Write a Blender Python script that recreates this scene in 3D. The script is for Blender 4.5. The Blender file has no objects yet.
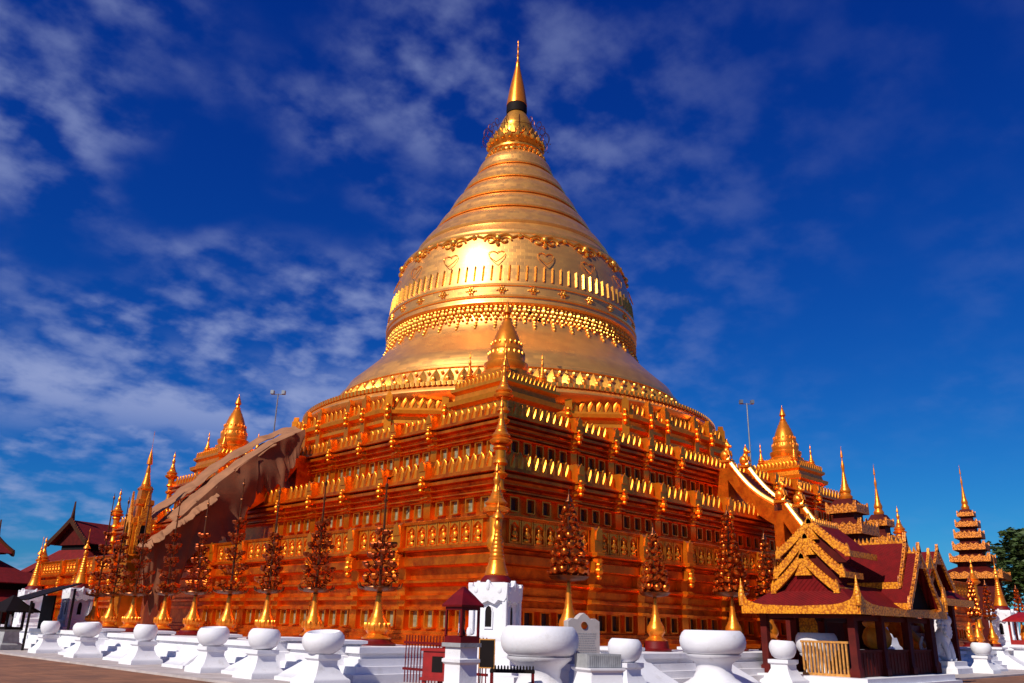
import bpy, math, random
from mathutils import Vector, Matrix
rnd = random.Random(7)
R = math.radians
PI = math.pi
scene = bpy.context.scene
COL = scene.collection

# ------------------------------------------------------------------ camera
cd = bpy.data.cameras.new('Camera')
cam = bpy.data.objects.new('Camera', cd); COL.objects.link(cam)
cd.sensor_width = 36.0; cd.lens = 36.0 * 836.143 / 1024.0
cd.clip_start = 0.1; cd.clip_end = 5000
rot = Matrix(((0.708537, -0.242517, -0.662692), (-0.705316, -0.21347, -0.675988), (0.022474, 0.94637, -0.322303)))
cam.matrix_world = Matrix.Translation((-45.966, -46.991, 1.7)) @ rot.to_4x4()
scene.camera = cam

# ------------------------------------------------------------------ light
SUN_EL, SUN_AZ = 40.0, 188.0
sdir = Vector((math.cos(R(SUN_AZ)) * math.cos(R(SUN_EL)), math.sin(R(SUN_AZ)) * math.cos(R(SUN_EL)), math.sin(R(SUN_EL))))
sl = bpy.data.lights.new('Sun', 'SUN'); sl.energy = 5.0; sl.angle = R(0.5); sl.color = (1.0, 0.93, 0.82)
so = bpy.data.objects.new('Sun', sl); COL.objects.link(so)
so.rotation_euler = sdir.to_track_quat('Z', 'Y').to_euler()

world = bpy.data.worlds.new('World'); scene.world = world; world.use_nodes = True
wt = world.node_tree; wt.nodes.clear()
def wn(t, **kw):
    n = wt.nodes.new(t)
    for k, v in kw.items(): setattr(n, k, v)
    return n
wout = wn('ShaderNodeOutputWorld'); wbg = wn('ShaderNodeBackground')
wt.links.new(wbg.outputs[0], wout.inputs[0])
sky = wn('ShaderNodeTexSky', sky_type='NISHITA', sun_disc=False, sun_elevation=R(SUN_EL),
         sun_rotation=math.atan2(sdir.x, sdir.y), altitude=300, air_density=1.0, dust_density=0.4, ozone_density=3.5)
wbg.inputs['Strength'].default_value = 0.13
def wmath(op, a, b=None, clamp=False):
    n = wn('ShaderNodeMath', operation=op); n.use_clamp = clamp
    for i, x in enumerate((a, b)):
        if x is None: continue
        if isinstance(x, (int, float)): n.inputs[i].default_value = x
        else: wt.links.new(x, n.inputs[i])
    return n.outputs[0]
def wmix(bt, fac, a, b):
    n = wn('ShaderNodeMix', data_type='RGBA', blend_type=bt)
    for s, x in ((n.inputs[0], fac), (n.inputs[6], a), (n.inputs[7], b)):
        if isinstance(x, (int, float)): s.default_value = x
        elif isinstance(x, tuple): s.default_value = x
        else: wt.links.new(x, s)
    return n.outputs[2]
# a clear, polarised tropical sky: the Nishita colour with each channel's contrast raised
spc = wn('ShaderNodeSeparateColor'); wt.links.new(sky.outputs[0], spc.inputs[0])
cbc = wn('ShaderNodeCombineColor')
for ch, (gain, g_) in enumerate(((0.12, 2.0), (0.375, 1.47), (0.60, 0.85))):
    x = wmath('POWER', wmath('MULTIPLY', spc.outputs[ch], 0.13), g_)
    wt.links.new(wmath('MULTIPLY', x, gain / 0.13), cbc.inputs[ch])
tc = wn('ShaderNodeTexCoord')
sep = wn('ShaderNodeSeparateXYZ'); wt.links.new(tc.outputs['Generated'], sep.inputs[0])
zz = wmath('MAXIMUM', wmath('ADD', sep.outputs[2], 0.30), 0.1)
comb = wn('ShaderNodeCombineXYZ')
wt.links.new(wmath('DIVIDE', sep.outputs[0], zz), comb.inputs[0])
wt.links.new(wmath('DIVIDE', sep.outputs[1], zz), comb.inputs[1])
def noise(scale, detail, rough, dist=0.0, off=(0, 0, 0)):
    mp = wn('ShaderNodeMapping'); mp.inputs['Location'].default_value = off
    wt.links.new(comb.outputs[0], mp.inputs[0])
    n = wn('ShaderNodeTexNoise'); n.inputs['Scale'].default_value = scale; n.inputs['Detail'].default_value = detail
    n.inputs['Roughness'].default_value = rough; n.inputs['Distortion'].default_value = dist
    wt.links.new(mp.outputs[0], n.inputs[0]); return n.outputs[0]
def wramp(v, lo, hi):
    n = wn('ShaderNodeMapRange', interpolation_type='SMOOTHSTEP'); n.inputs[1].default_value = lo; n.inputs[2].default_value = hi
    wt.links.new(v, n.inputs[0]); return n.outputs[0]
fine = wramp(noise(11.5, 5, 0.5, 0.0), 0.38, 0.76)
big = wramp(noise(2.4, 3, 0.5, 0.0, (3.1, 1.7, 0)), 0.33, 0.60)
# thin altocumulus lies to the north-west half of the sky (left of the pagoda), clear to the south-east
dotn = wn('ShaderNodeVectorMath', operation='DOT_PRODUCT'); dotn.inputs[1].default_value = (0.7085, -0.7053, 0.0)
wt.links.new(tc.outputs['Generated'], dotn.inputs[0])
side = wramp(wmath('MULTIPLY', dotn.outputs['Value'], -1.0), -0.34, 0.16)
cov = wmath('MULTIPLY', wmath('MULTIPLY', fine, big), wmath('ADD', wmath('MULTIPLY', side, 0.9), 0.10), clamp=True)
high = wramp(sep.outputs[2], 0.75, 0.42)
cov = wmath('MULTIPLY', cov, wmath('ADD', wmath('MULTIPLY', high, 0.34), 0.32), clamp=True)
bank = wmath('MULTIPLY', wramp(wmath('ABSOLUTE', wmath('SUBTRACT', sep.outputs[2], 0.235)), 0.075, 0.0), wramp(noise(4.5, 5, 0.55, 0.0, (0.7, 5.2, 0)), 0.36, 0.6))
bank = wmath('MULTIPLY', wmath('MULTIPLY', bank, wramp(wmath('MULTIPLY', dotn.outputs['Value'], -1.0), 0.0, 0.25)), 0.8)
cov = wmath('MAXIMUM', cov, bank, clamp=True)
skyc = wmix('MIX', cov, cbc.outputs[0], (2.5, 3.0, 5.0, 1))
wt.links.new(skyc, wbg.inputs[0])

vs = scene.view_settings
vs.view_transform = 'Standard'; vs.look = 'None'; vs.exposure = 0.0; vs.gamma = 1.0; vs.use_curve_mapping = False

# ------------------------------------------------------------------ materials
def mat(name, base, rough=0.5, metal=0.0, var=0.15, vscale=3.0, bump=0.0, bscale=20.0, dirt=None, dscale=1.5, dlo=.55, dhi=.75, coat=0.0, spec=0.5):
    m = bpy.data.materials.new(name); m.use_nodes = True; t = m.node_tree; b = t.nodes['Principled BSDF']
    b.inputs['Roughness'].default_value = rough; b.inputs['Metallic'].default_value = metal
    b.inputs['Specular IOR Level'].default_value = spec
    if coat: b.inputs['Coat Weight'].default_value = coat; b.inputs['Coat Roughness'].default_value = 0.15
    g = t.nodes.new('ShaderNodeNewGeometry')
    n = t.nodes.new('ShaderNodeTexNoise'); n.inputs['Scale'].default_value = vscale; n.inputs['Detail'].default_value = 5
    t.links.new(g.outputs['Position'], n.inputs[0])
    mr = t.nodes.new('ShaderNodeMapRange'); mr.inputs[1].default_value = 0.3; mr.inputs[2].default_value = 0.7
    t.links.new(n.outputs[0], mr.inputs[0])
    mx = t.nodes.new('ShaderNodeMix'); mx.data_type = 'RGBA'
    t.links.new(mr.outputs[0], mx.inputs[0])
    mx.inputs[6].default_value = tuple(max(0, c * (1 - var)) for c in base) + (1,)
    mx.inputs[7].default_value = tuple(min(1, c * (1 + var)) for c in base) + (1,)
    col = mx.outputs[2]
    if dirt:
        n2 = t.nodes.new('ShaderNodeTexNoise'); n2.inputs['Scale'].default_value = dscale; n2.inputs['Detail'].default_value = 8; n2.inputs['Roughness'].default_value = .65
        t.links.new(g.outputs['Position'], n2.inputs[0])
        r2 = t.nodes.new('ShaderNodeMapRange'); r2.inputs[1].default_value = dlo; r2.inputs[2].default_value = dhi
        t.links.new(n2.outputs[0], r2.inputs[0])
        m2 = t.nodes.new('ShaderNodeMix'); m2.data_type = 'RGBA'
        t.links.new(r2.outputs[0], m2.inputs[0]); t.links.new(col, m2.inputs[6]); m2.inputs[7].default_value = tuple(dirt) + (1,)
        col = m2.outputs[2]
    t.links.new(col, b.inputs['Base Color'])
    if bump:
        n3 = t.nodes.new('ShaderNodeTexNoise'); n3.inputs['Scale'].default_value = bscale; n3.inputs['Detail'].default_value = 4
        t.links.new(g.outputs['Position'], n3.inputs[0])
        bp = t.nodes.new('ShaderNodeBump'); bp.inputs['Strength'].default_value = bump; bp.inputs['Distance'].default_value = 0.02
        t.links.new(n3.outputs[0], bp.inputs['Height']); t.links.new(bp.outputs[0], b.inputs['Normal'])
        t.links.new(n3.outputs[0], b.inputs['Roughness']) if False else None
    return m

def plates_mat(name, base, rough, metal, coat=1.0):
    """copper-gilt sheets: thin horizontal courses with a faint joint and slightly different sheen per sheet"""
    m = mat(name, base, rough, metal, var=.12, vscale=1.2)
    t = m.node_tree; b = t.nodes['Principled BSDF']; b.inputs['Coat Weight'].default_value = coat; b.inputs['Coat Roughness'].default_value = .4
    g = t.nodes.new('ShaderNodeNewGeometry'); s = t.nodes.new('ShaderNodeSeparateXYZ'); t.links.new(g.outputs['Position'], s.inputs[0])
    at = t.nodes.new('ShaderNodeMath'); at.operation = 'ARCTAN2'; t.links.new(s.outputs[1], at.inputs[0]); t.links.new(s.outputs[0], at.inputs[1])
    ml = t.nodes.new('ShaderNodeMath'); ml.operation = 'MULTIPLY'; ml.inputs[1].default_value = 9.0; t.links.new(at.outputs[0], ml.inputs[0])
    c = t.nodes.new('ShaderNodeCombineXYZ'); t.links.new(ml.outputs[0], c.inputs[0]); t.links.new(s.outputs[2], c.inputs[1])
    br = t.nodes.new('ShaderNodeTexBrick'); t.links.new(c.outputs[0], br.inputs[0])
    br.inputs['Scale'].default_value = 1.0; br.inputs['Brick Width'].default_value = 0.55; br.inputs['Row Height'].default_value = 0.28; br.inputs['Mortar Size'].default_value = 0.012
    br.inputs['Color1'].default_value = (.0, .0, .0, 1); br.inputs['Color2'].default_value = (1, 1, 1, 1); br.inputs['Mortar'].default_value = (.5, .5, .5, 1)
    mr = t.nodes.new('ShaderNodeMapRange'); mr.inputs[3].default_value = rough - .05; mr.inputs[4].default_value = rough + .07
    t.links.new(br.outputs['Color'], mr.inputs[0]); t.links.new(mr.outputs[0], b.inputs['Roughness'])
    bp = t.nodes.new('ShaderNodeBump'); bp.inputs['Strength'].default_value = 0.2; bp.inputs['Distance'].default_value = 0.01; bp.invert = True
    t.links.new(br.outputs['Fac'], bp.inputs['Height'])
    n3 = t.nodes.new('ShaderNodeTexNoise'); n3.inputs['Scale'].default_value = 5; t.links.new(g.outputs['Position'], n3.inputs[0])
    b2 = t.nodes.new('ShaderNodeBump'); b2.inputs['Strength'].default_value = 0.15; b2.inputs['Distance'].default_value = 0.02
    t.links.new(n3.outputs[0], b2.inputs['Height']); t.links.new(bp.outputs[0], b2.inputs['Normal']); t.links.new(b2.outputs[0], b.inputs['Normal'])
    return m

def relief_mat(name, base, rough, metal, scale=16, depth=.05, hole=(0.05, .006, .002)):
    """pierced gilt fretwork: curling cells with dark holes"""
    m = mat(name, base, rough, metal, var=.2, vscale=6)
    t = m.node_tree; b = t.nodes['Principled BSDF']
    g = t.nodes.new('ShaderNodeNewGeometry'); v = t.nodes.new('ShaderNodeTexVoronoi'); v.inputs['Scale'].default_value = scale
    t.links.new(g.outputs['Position'], v.inputs[0])
    bp = t.nodes.new('ShaderNodeBump'); bp.inputs['Strength'].default_value = .6; bp.inputs['Distance'].default_value = depth; bp.invert = True
    t.links.new(v.outputs['Distance'], bp.inputs['Height']); t.links.new(bp.outputs[0], b.inputs['Normal'])
    mr = t.nodes.new('ShaderNodeMapRange'); mr.inputs[1].default_value = .5; mr.inputs[2].default_value = .62
    t.links.new(v.outputs['Distance'], mr.inputs[0])
    old = b.inputs['Base Color'].links[0].from_socket
    mx = t.nodes.new('ShaderNodeMix'); mx.data_type = 'RGBA'; t.links.new(mr.outputs[0], mx.inputs[0]); t.links.new(old, mx.inputs[6]); mx.inputs[7].default_value = tuple(hole) + (1,)
    t.links.new(mx.outputs[2], b.inputs['Base Color'])
    return m

def roof_mat(name, base, axis=0):
    m = mat(name, base, .75, 0, spec=.2, var=.25, vscale=4, dirt=tuple(c * .45 for c in base), dscale=2.0)
    t = m.node_tree; b = t.nodes['Principled BSDF']
    g = t.nodes.new('ShaderNodeNewGeometry'); w = t.nodes.new('ShaderNodeTexWave'); w.wave_type = 'BANDS'; w.bands_direction = 'DIAGONAL'
    w.inputs['Scale'].default_value = 3.6; t.links.new(g.outputs['Position'], w.inputs[0])
    bp = t.nodes.new('ShaderNodeBump'); bp.inputs['Strength'].default_value = .6; bp.inputs['Distance'].default_value = .04
    t.links.new(w.outputs[1], bp.inputs['Height']); t.links.new(bp.outputs[0], b.inputs['Normal'])
    return m

M = {}
M['dome'] = plates_mat('gilded_plates', (0.98, 0.41, 0.065), .38, .75)
M['relief'] = mat('gilded_relief', (0.9, 0.36, 0.045), .33, .75, var=.2, vscale=5, bump=.4, bscale=9)
M['terrace'] = mat('gold_terrace_paint', (0.86, 0.18, 0.007), .36, .8, var=.2, vscale=1.6, bump=.5, bscale=7, dirt=(0.42, 0.032, 0.002), dscale=1.5, dlo=.44, dhi=.72)
M['pil'] = mat('gold_pilaster_paint', (0.9, 0.24, 0.01), .34, .8, var=.15, vscale=2, bump=.3, bscale=7)
M['merlon'] = mat('gold_merlon_paint', (0.9, 0.27, 0.014), .36, .75, var=.15, vscale=3, bump=.2, bscale=9)
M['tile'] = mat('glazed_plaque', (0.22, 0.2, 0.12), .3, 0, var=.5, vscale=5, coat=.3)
M['darkhole'] = mat('dark_niche_back', (0.03, 0.012, 0.006), .7, 0)  # plaques on the unlit right face, their shade painted as near-black
M['spire'] = mat('bright_gilding', (0.85, 0.235, 0.014), .33, .65, var=.12, vscale=4, bump=.2, bscale=12)
M['redlac'] = mat('red_lacquer', (0.13, 0.003, 0.003), .5, 0, spec=.25, var=.25, vscale=5)
M['bronze'] = mat('dark_bronze', (0.16, 0.045, 0.012), .35, .8, var=.35, vscale=7)
M['bowlgold'] = mat('gilt_bowls', (0.55, 0.1, 0.01), .3, .85, var=.3, vscale=9)
M['flower'] = mat('gilt_flowers', (0.3, 0.045, 0.005), .35, .75, var=.45, vscale=9)
M['white'] = mat('whitewash', (0.71, 0.695, 0.73), .75, 0, var=.05, vscale=2, bump=.25, bscale=14, dirt=(.45, .41, .38), dscale=2.2, dlo=.58, dhi=.85)
M['marble'] = mat('pale_marble', (0.46, 0.4, 0.38), .6, 0, var=.15, vscale=1.4, dirt=(.3, .22, .17), dscale=1.2, dlo=.5, dhi=.8)
M['grey'] = mat('grey_stone', (0.3, 0.3, 0.31), .7, 0, var=.2, vscale=5, bump=.3, bscale=20)
M['roof'] = roof_mat('red_corrugated_roof', (0.14, 0.0015, 0.002))
M['roofold'] = roof_mat('faded_red_roof', (0.16, 0.007, 0.007))
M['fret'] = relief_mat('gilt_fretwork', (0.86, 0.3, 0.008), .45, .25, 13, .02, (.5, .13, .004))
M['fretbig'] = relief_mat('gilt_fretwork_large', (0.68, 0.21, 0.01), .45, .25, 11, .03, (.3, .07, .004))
M['wood'] = mat('dark_red_wood', (0.075, 0.005, 0.003), .65, 0, spec=.15, var=.3, vscale=3)
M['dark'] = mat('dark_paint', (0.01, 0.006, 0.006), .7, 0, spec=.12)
M['tarp'] = mat('brown_reed_mat', (0.17, 0.046, 0.012), .85, 0, var=.25, vscale=1.1, bump=.6, bscale=6, dirt=(.1, .03, .01), dscale=.8, dlo=.45, dhi=.8)  # hanging sides of the matting: their shade is put into a darker brown
M['tarptop'] = mat('bleached_reed_mat', (0.28, 0.115, 0.048), .85, 0, var=.2, vscale=1.4, bump=.6, bscale=7, dirt=(.25, .1, .04), dscale=1.2)  # same matting on top: sunlight put into a paler colour
M['redpaint'] = mat('red_paint', (0.28, 0.006, 0.004), .45, 0, var=.2, vscale=5)
M['cloth'] = mat('orange_cloth', (0.85, 0.28, 0.015), .6, 0, var=.25, vscale=5)
M['bamboo'] = mat('gold_slats', (0.55, 0.24, 0.05), .5, .2, var=.3, vscale=9)
M['steel'] = mat('pole_steel', (0.25, 0.26, 0.28), .4, .7)
M['bark'] = mat('bark', (0.09, 0.06, 0.04), .9, 0, var=.3, vscale=6)
M['leaf'] = mat('leaves', (0.045, 0.075, 0.014), .6, 0, var=.5, vscale=1.1)
M['glass'] = mat('painted_backboard', (0.75, 0.62, 0.68), .4, 0, var=.3, vscale=12)
M['rail'] = mat('polished_gilt_rail', (0.95, 0.42, 0.08), .3, .6, var=.1, vscale=2)

def ground_mat():
    m = mat('paving', (0.3, 0.125, 0.055), .8, 0, var=.25, vscale=.8, dirt=(.17, .075, .04), dscale=.5, dlo=.4, dhi=.75)
    t = m.node_tree; b = t.nodes['Principled BSDF']
    g = t.nodes.new('ShaderNodeNewGeometry'); br = t.nodes.new('ShaderNodeTexBrick'); t.links.new(g.outputs['Position'], br.inputs[0])
    br.inputs['Scale'].default_value = 1; br.inputs['Brick Width'].default_value = .6; br.inputs['Row Height'].default_value = .6; br.inputs['Mortar Size'].default_value = .012; br.offset = 0
    br.inputs['Color1'].default_value = (1, 1, 1, 1); br.inputs['Color2'].default_value = (.72, .7, .68, 1); br.inputs['Mortar'].default_value = (.4, .36, .33, 1)
    old = b.inputs['Base Color'].links[0].from_socket
    mx = t.nodes.new('ShaderNodeMix'); mx.data_type = 'RGBA'; mx.blend_type = 'MULTIPLY'; mx.inputs[0].default_value = 1
    t.links.new(old, mx.inputs[6]); t.links.new(br.outputs['Color'], mx.inputs[7]); t.links.new(mx.outputs[2], b.inputs['Base Color'])
    return m
M['ground'] = ground_mat()

# ------------------------------------------------------------------ mesh helpers
class MB:
    def __init__(s): s.v = []; s.f = []; s.s = []
    def add(s, v, f, X=None, smooth=False):
        o = len(s.v)
        s.v += [tuple(X @ Vector(p)) for p in v] if X is not None else [tuple(p) for p in v]
        for q in f: s.f.append([o + i for i in q]); s.s.append(smooth)
        return s
    def box(s, x0, x1, y0, y1, z0, z1, X=None):
        v = [(x0, y0, z0), (x1, y0, z0), (x1, y1, z0), (x0, y1, z0), (x0, y0, z1), (x1, y0, z1), (x1, y1, z1), (x0, y1, z1)]
        return s.add(v, [(0, 3, 2, 1), (4, 5, 6, 7), (0, 1, 5, 4), (1, 2, 6, 5), (2, 3, 7, 6), (3, 0, 4, 7)], X)
    def loft(s, rings, X=None, smooth=True, caps=True, closed=True):
        n = len(rings[0]); v = [p for r in rings for p in r]; f = []
        for i in range(len(rings) - 1):
            for j in range(n if closed else n - 1):
                k = (j + 1) % n
                f.append((i * n + j, i * n + k, (i + 1) * n + k, (i + 1) * n + j))
        s.add(v, f, X, smooth)
        if caps and closed:
            s.add(rings[0], [tuple(range(n - 1, -1, -1))], X); s.add(rings[-1], [tuple(range(n))], X)
        return s
    def lathe(s, prof, n=16, X=None, smooth=True, caps=True, a0=0.0):
        return s.loft([[(r * math.cos(a0 + 2 * PI * j / n), r * math.sin(a0 + 2 * PI * j / n), z) for j in range(n)] for r, z in prof], X, smooth, caps)
    def square(s, prof, X=None, caps=True):          # (half width, z)
        return s.loft([[(-a, -a, z), (a, -a, z), (a, a, z), (-a, a, z)] for a, z in prof], X, False, caps)
    def tube(s, pts, r, n=6, X=None, smooth=True):
        pts = [Vector(p) for p in pts]; rs = r if isinstance(r, (list, tuple)) else [r] * len(pts); rings = []
        for i, p in enumerate(pts):
            d = (pts[min(i + 1, len(pts) - 1)] - pts[max(i - 1, 0)]).normalized()
            a = d.cross(Vector((0, 0, 1)))
            if a.length < .05: a = Vector((1, 0, 0))
            a.normalize(); b = d.cross(a)
            rings.append([tuple(p + rs[i] * (a * math.cos(2 * PI * j / n) + b * math.sin(2 * PI * j / n))) for j in range(n)])
        return s.loft(rings, X, smooth)
    def prism(s, poly, y0, y1, X=None):               # poly of (x, z), extruded in y
        n = len(poly); v = [(x, y0, z) for x, z in poly] + [(x, y1, z) for x, z in poly]
        f = [tuple(range(n)), tuple(range(2 * n - 1, n - 1, -1))] + [(i, n + i, n + (i + 1) % n, (i + 1) % n) for i in range(n)]
        return s.add(v, f, X)
    def blob(s, c, r, n=8, m=5, X=None):
        if not isinstance(r, (tuple, list)): r = (r, r, r)
        rings = []
        for i in range(1, m):
            t = PI * i / m
            rings.append([(c[0] + r[0] * math.sin(t) * math.cos(2 * PI * j / n), c[1] + r[1] * math.sin(t) * math.sin(2 * PI * j / n), c[2] - r[2] * math.cos(t)) for j in range(n)])
        rings = [[(c[0], c[1], c[2] - r[2])] * n] + rings + [[(c[0], c[1], c[2] + r[2])] * n]
        return s.loft(rings, X, True, False)
    def build(s, name, m, parent=None, loc=None, rz=0.0):
        me = bpy.data.meshes.new(name); me.from_pydata(s.v, [], s.f); me.update()
        me.polygons.foreach_set('use_smooth', s.s)
        me.materials.append(m if not isinstance(m, str) else M[m])
        import bmesh
        bm = bmesh.new(); bm.from_mesh(me); bmesh.ops.remove_doubles(bm, verts=bm.verts, dist=1e-5); bmesh.ops.recalc_face_normals(bm, faces=bm.faces); bm.to_mesh(me); bm.free()
        try: me.set_sharp_from_angle(angle=R(42))
        except Exception: pass
        o = bpy.data.objects.new(name, me); COL.objects.link(o)
        if parent: o.parent = parent
        if loc: o.location = loc
        o.rotation_euler.z = rz
        return o

def T(x=0, y=0, z=0, rz=0, s=1.0):
    return Matrix.Translation((x, y, z)) @ Matrix.Rotation(rz, 4, 'Z') @ Matrix.Scale(s, 4)
def tag(o, label, cat, group=None):
    o['label'] = label; o['category'] = cat
    if group: o['group'] = group
    return o
def thing(name, label, cat, loc=(0, 0, 0), rz=0, group=None):
    o = bpy.data.objects.new(name, None); COL.objects.link(o); o.location = loc; o.rotation_euler.z = rz
    o.empty_display_size = .3
    return tag(o, label, cat, group)
def struct(o, kind='structure'):
    o['kind'] = kind; return o
def dup(root, loc, rz=None, label=None, scale=None):
    r = root.copy(); COL.objects.link(r); r.location = loc
    if rz is not None: r.rotation_euler.z = rz
    if label: r['label'] = label
    if scale: r.scale = scale
    for ch in list(root.children):
        c = ch.copy(); COL.objects.link(c); c.parent = r
        for g in list(ch.children):
            d = g.copy(); COL.objects.link(d); d.parent = c
    return r
def place_copy(o, parent, loc, rz):
    c = o.copy(); COL.objects.link(c); c.parent = parent; c.location = loc; c.rotation_euler.z = rz
    return c
ORD = ['first', 'second', 'third', 'fourth', 'fifth', 'sixth', 'seventh', 'eighth', 'ninth', 'tenth', 'eleventh']
LEFT = R(-90)      # turns a piece made for the -Y (right hand) face onto the -X (left hand) face

# ------------------------------------------------------------------ ground
g = MB(); g.add([(-1500, -1500, 0), (1500, -1500, 0), (1500, 1500, 0), (-1500, 1500, 0)], [(0, 1, 2, 3)])
struct(g.build('ground', 'ground'))
g = MB()      # pale marble walk round the foot of the pagoda, one low step up
for (x0, x1, y0, y1) in ((-33.9, 33.9, -33.6, -25), (-33.9, -25, -25, 25), (25, 33.9, -25, 25), (-33.9, 33.9, 25, 33.6)):
    g.box(x0, x1, y0, y1, -0.2, 0.07)
struct(g.build('marble_pavement', 'marble'))

# ------------------------------------------------------------------ the pagoda
pagoda = thing('golden_pagoda', 'huge golden bell-shaped pagoda rising on three square terraces', 'pagoda')

def mould(a, n0, n1, p0):
    """wall section from niche row (n0..n1) up to the ledge (p0) that carries the parapet; a = parapet face"""
    h = p0 - n1; w = a - .38
    pr = [(w, n0), (w, n1), (w + .24, n1 + .001), (w + .27, n1 + .05 * h)]
    for t, d in ((.055, .0), (.15, .0), (.155, .2), (.165, .22), (.22, .22), (.23, .0), (.36, .05), (.38, .26), (.42, .36), (.45, .36), (.475, .26), (.48, .0), (.66, .04), (.665, .34), (.69, .40), (.82, .40), (.845, .34), (.85, .08), (.915, .1), (.92, .46), (.94, .52), (.985, .52), (1.0, .40)):
        pr.append((w + d, n1 + t * h))
    return pr
def terrace(a, base, n0, n1, p0, p1, inner, name, label):
    wl = mould(a, n0, n1, p0); w = a - .38
    prof = base + wl
    par = [(a, p0), (a, p1 - .12), (a - .30, p1 - .12), (a - .30, p0 - .02), (inner, p0 - .02)]
    if name == 'T1': par = [(a - .05, p0), (a - .05, p1 - .14), (a + .1, p1 - .13), (a + .12, p1 - .03), (a + .05, p1), (a - .4, p1), (a - .42, p0 - .3), (inner, p0 - .3)]
    else: par = [(a - .04, p0), (a - .04, p0 + .14), (a - .12, p0 + .16), (a - .12, p0 + .66 * (p1 - p0)), (a - .3, p0 + .66 * (p1 - p0)), (a - .32, p0 - .3), (inner, p0 - .3)]
    m = MB(); m.square(prof + par, caps=False)
    o = m.build('terrace', 'terrace', pagoda); o['label'] = label
    return o, prof, wl
base1 = [(26.5, .0), (26.5, .3), (26.2, .42), (26.2, .62), (26.0, .7), (25.75, .85), (25.75, 1.0), (25.3, 1.1), (25.0, 1.14), (25.0, 1.3), (24.86, 1.34), (24.86, 1.46), (24.62, 1.5)]
t1, pr1, wl1 = terrace(25.0, base1, 1.55, 2.22, 4.55, 5.52, 21.0, 'T1', 'lowest and widest terrace with framed figure panels')
base2 = [(21.35, 4.2), (21.35, 6.15), (21.02, 6.2)]
t2, pr2, wl2 = terrace(21.4, base2, 6.34, 7.02, 8.08, 8.92, 18.0, 'T2', 'middle terrace with leaf battlements')
base3 = [(18.7, 7.7), (18.7, 9.42), (18.35, 9.48)]
t3, pr3, wl3 = terrace(18.73, base3, 9.62, 10.3, 11.36, 12.12, 12.0, 'T3', 'topmost square terrace with leaf battlements')

# chamfered drum platform below the bell
def oct_ring(a, z):
    c = 5.3 + (a - 16.2) * .4142
    return [(-a, -c, z), (-c, -a, z), (c, -a, z), (a, -c, z), (a, c, z), (c, a, z), (-c, a, z), (-a, c, z)]
m = MB()
octp = [(16.0, 10.9), (16.0, 11.6), (16.35, 11.7), (16.35, 12.0), (16.0, 12.1), (16.0, 12.6), (15.9, 12.65), (15.9, 13.3), (16.2, 13.42), (16.2, 13.62), (16.0, 13.7), (16.05, 13.9), (16.4, 14.0), (16.45, 14.22), (16.15, 14.27), (16.15, 14.42), (15.85, 14.42), (15.85, 14.1), (13.0, 14.1)]
m.loft([oct_ring(a, z) for a, z in octp], None, False, False)
t4 = m.build('drum_platform', 'merlon', pagoda)

BAYS = {'T1': [-19.6, -16.4, -13.2, -10.0, -6.8, -3.6, 3.6, 6.8, 10.0, 13.2, 16.4, 19.6],
        'T2': [-16.45, -13.2, -9.95, -6.75, -3.5, 3.5, 6.75, 9.95, 13.2, 16.45],
        'T3': [-13.45, -10.35, -7.2, -4.1, 4.1, 7.2, 10.35, 13.45]}
SPEC = {'T1': (t1, 25.0, 1.55, 2.22, 4.55, 5.52, wl1, .645), 'T2': (t2, 21.4, 6.34, 7.02, 8.08, 8.92, wl2, .52), 'T3': (t3, 18.73, 9.62, 10.3, 11.36, 12.12, wl3, .47)}

def pilaster_mesh(a, n0, n1, p0, p1, wl):
    m = MB(); out = .26; w = a - .38
    poly = [(w - .2, n0 - .1)] + [(w + .20, n0 - .1)] + [(x + out, z) for x, z in wl] + [(a + out + .02, p0 + .02), (a + out + .02, p1 - .1), (a + out - .08, p1 - .02), (a - .28, p1 - .02), (a - .28, p0 - .1), (w - .2, p0 - .1)]
    X = Matrix(((0, 1, 0, 0), (-1, 0, 0, 0), (0, 0, 1, 0), (0, 0, 0, 1)))     # prism runs along y -> along x of the -Y face
    m.prism(poly, -.24, .24, X)
    zk = p0 - .62 * (p0 - n1) * .5
    for dz, r in ((0.0, .2), (.22, .15), (-.24, .13), (.36, .1)):
        m.blob((0, -(a + out + .02), zk + dz), (r, r, r * .9), 8, 6)
    m.lathe([(.05, -.5), (.2, -.42), (.24, -.3), (.13, -.2)], 8, T(0, -(a + out - .06), p0 + .0))
    # crest leaf on the post head
    m.prism([(-.2, p1 - .5), (.2, p1 - .5), (.17, p1 - .2), (.07, p1 - .08), (0, p1 + .03), (-.07, p1 - .08), (-.17, p1 - .2)], -(a + out + .07), -(a + out + .015))
    return m

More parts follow.
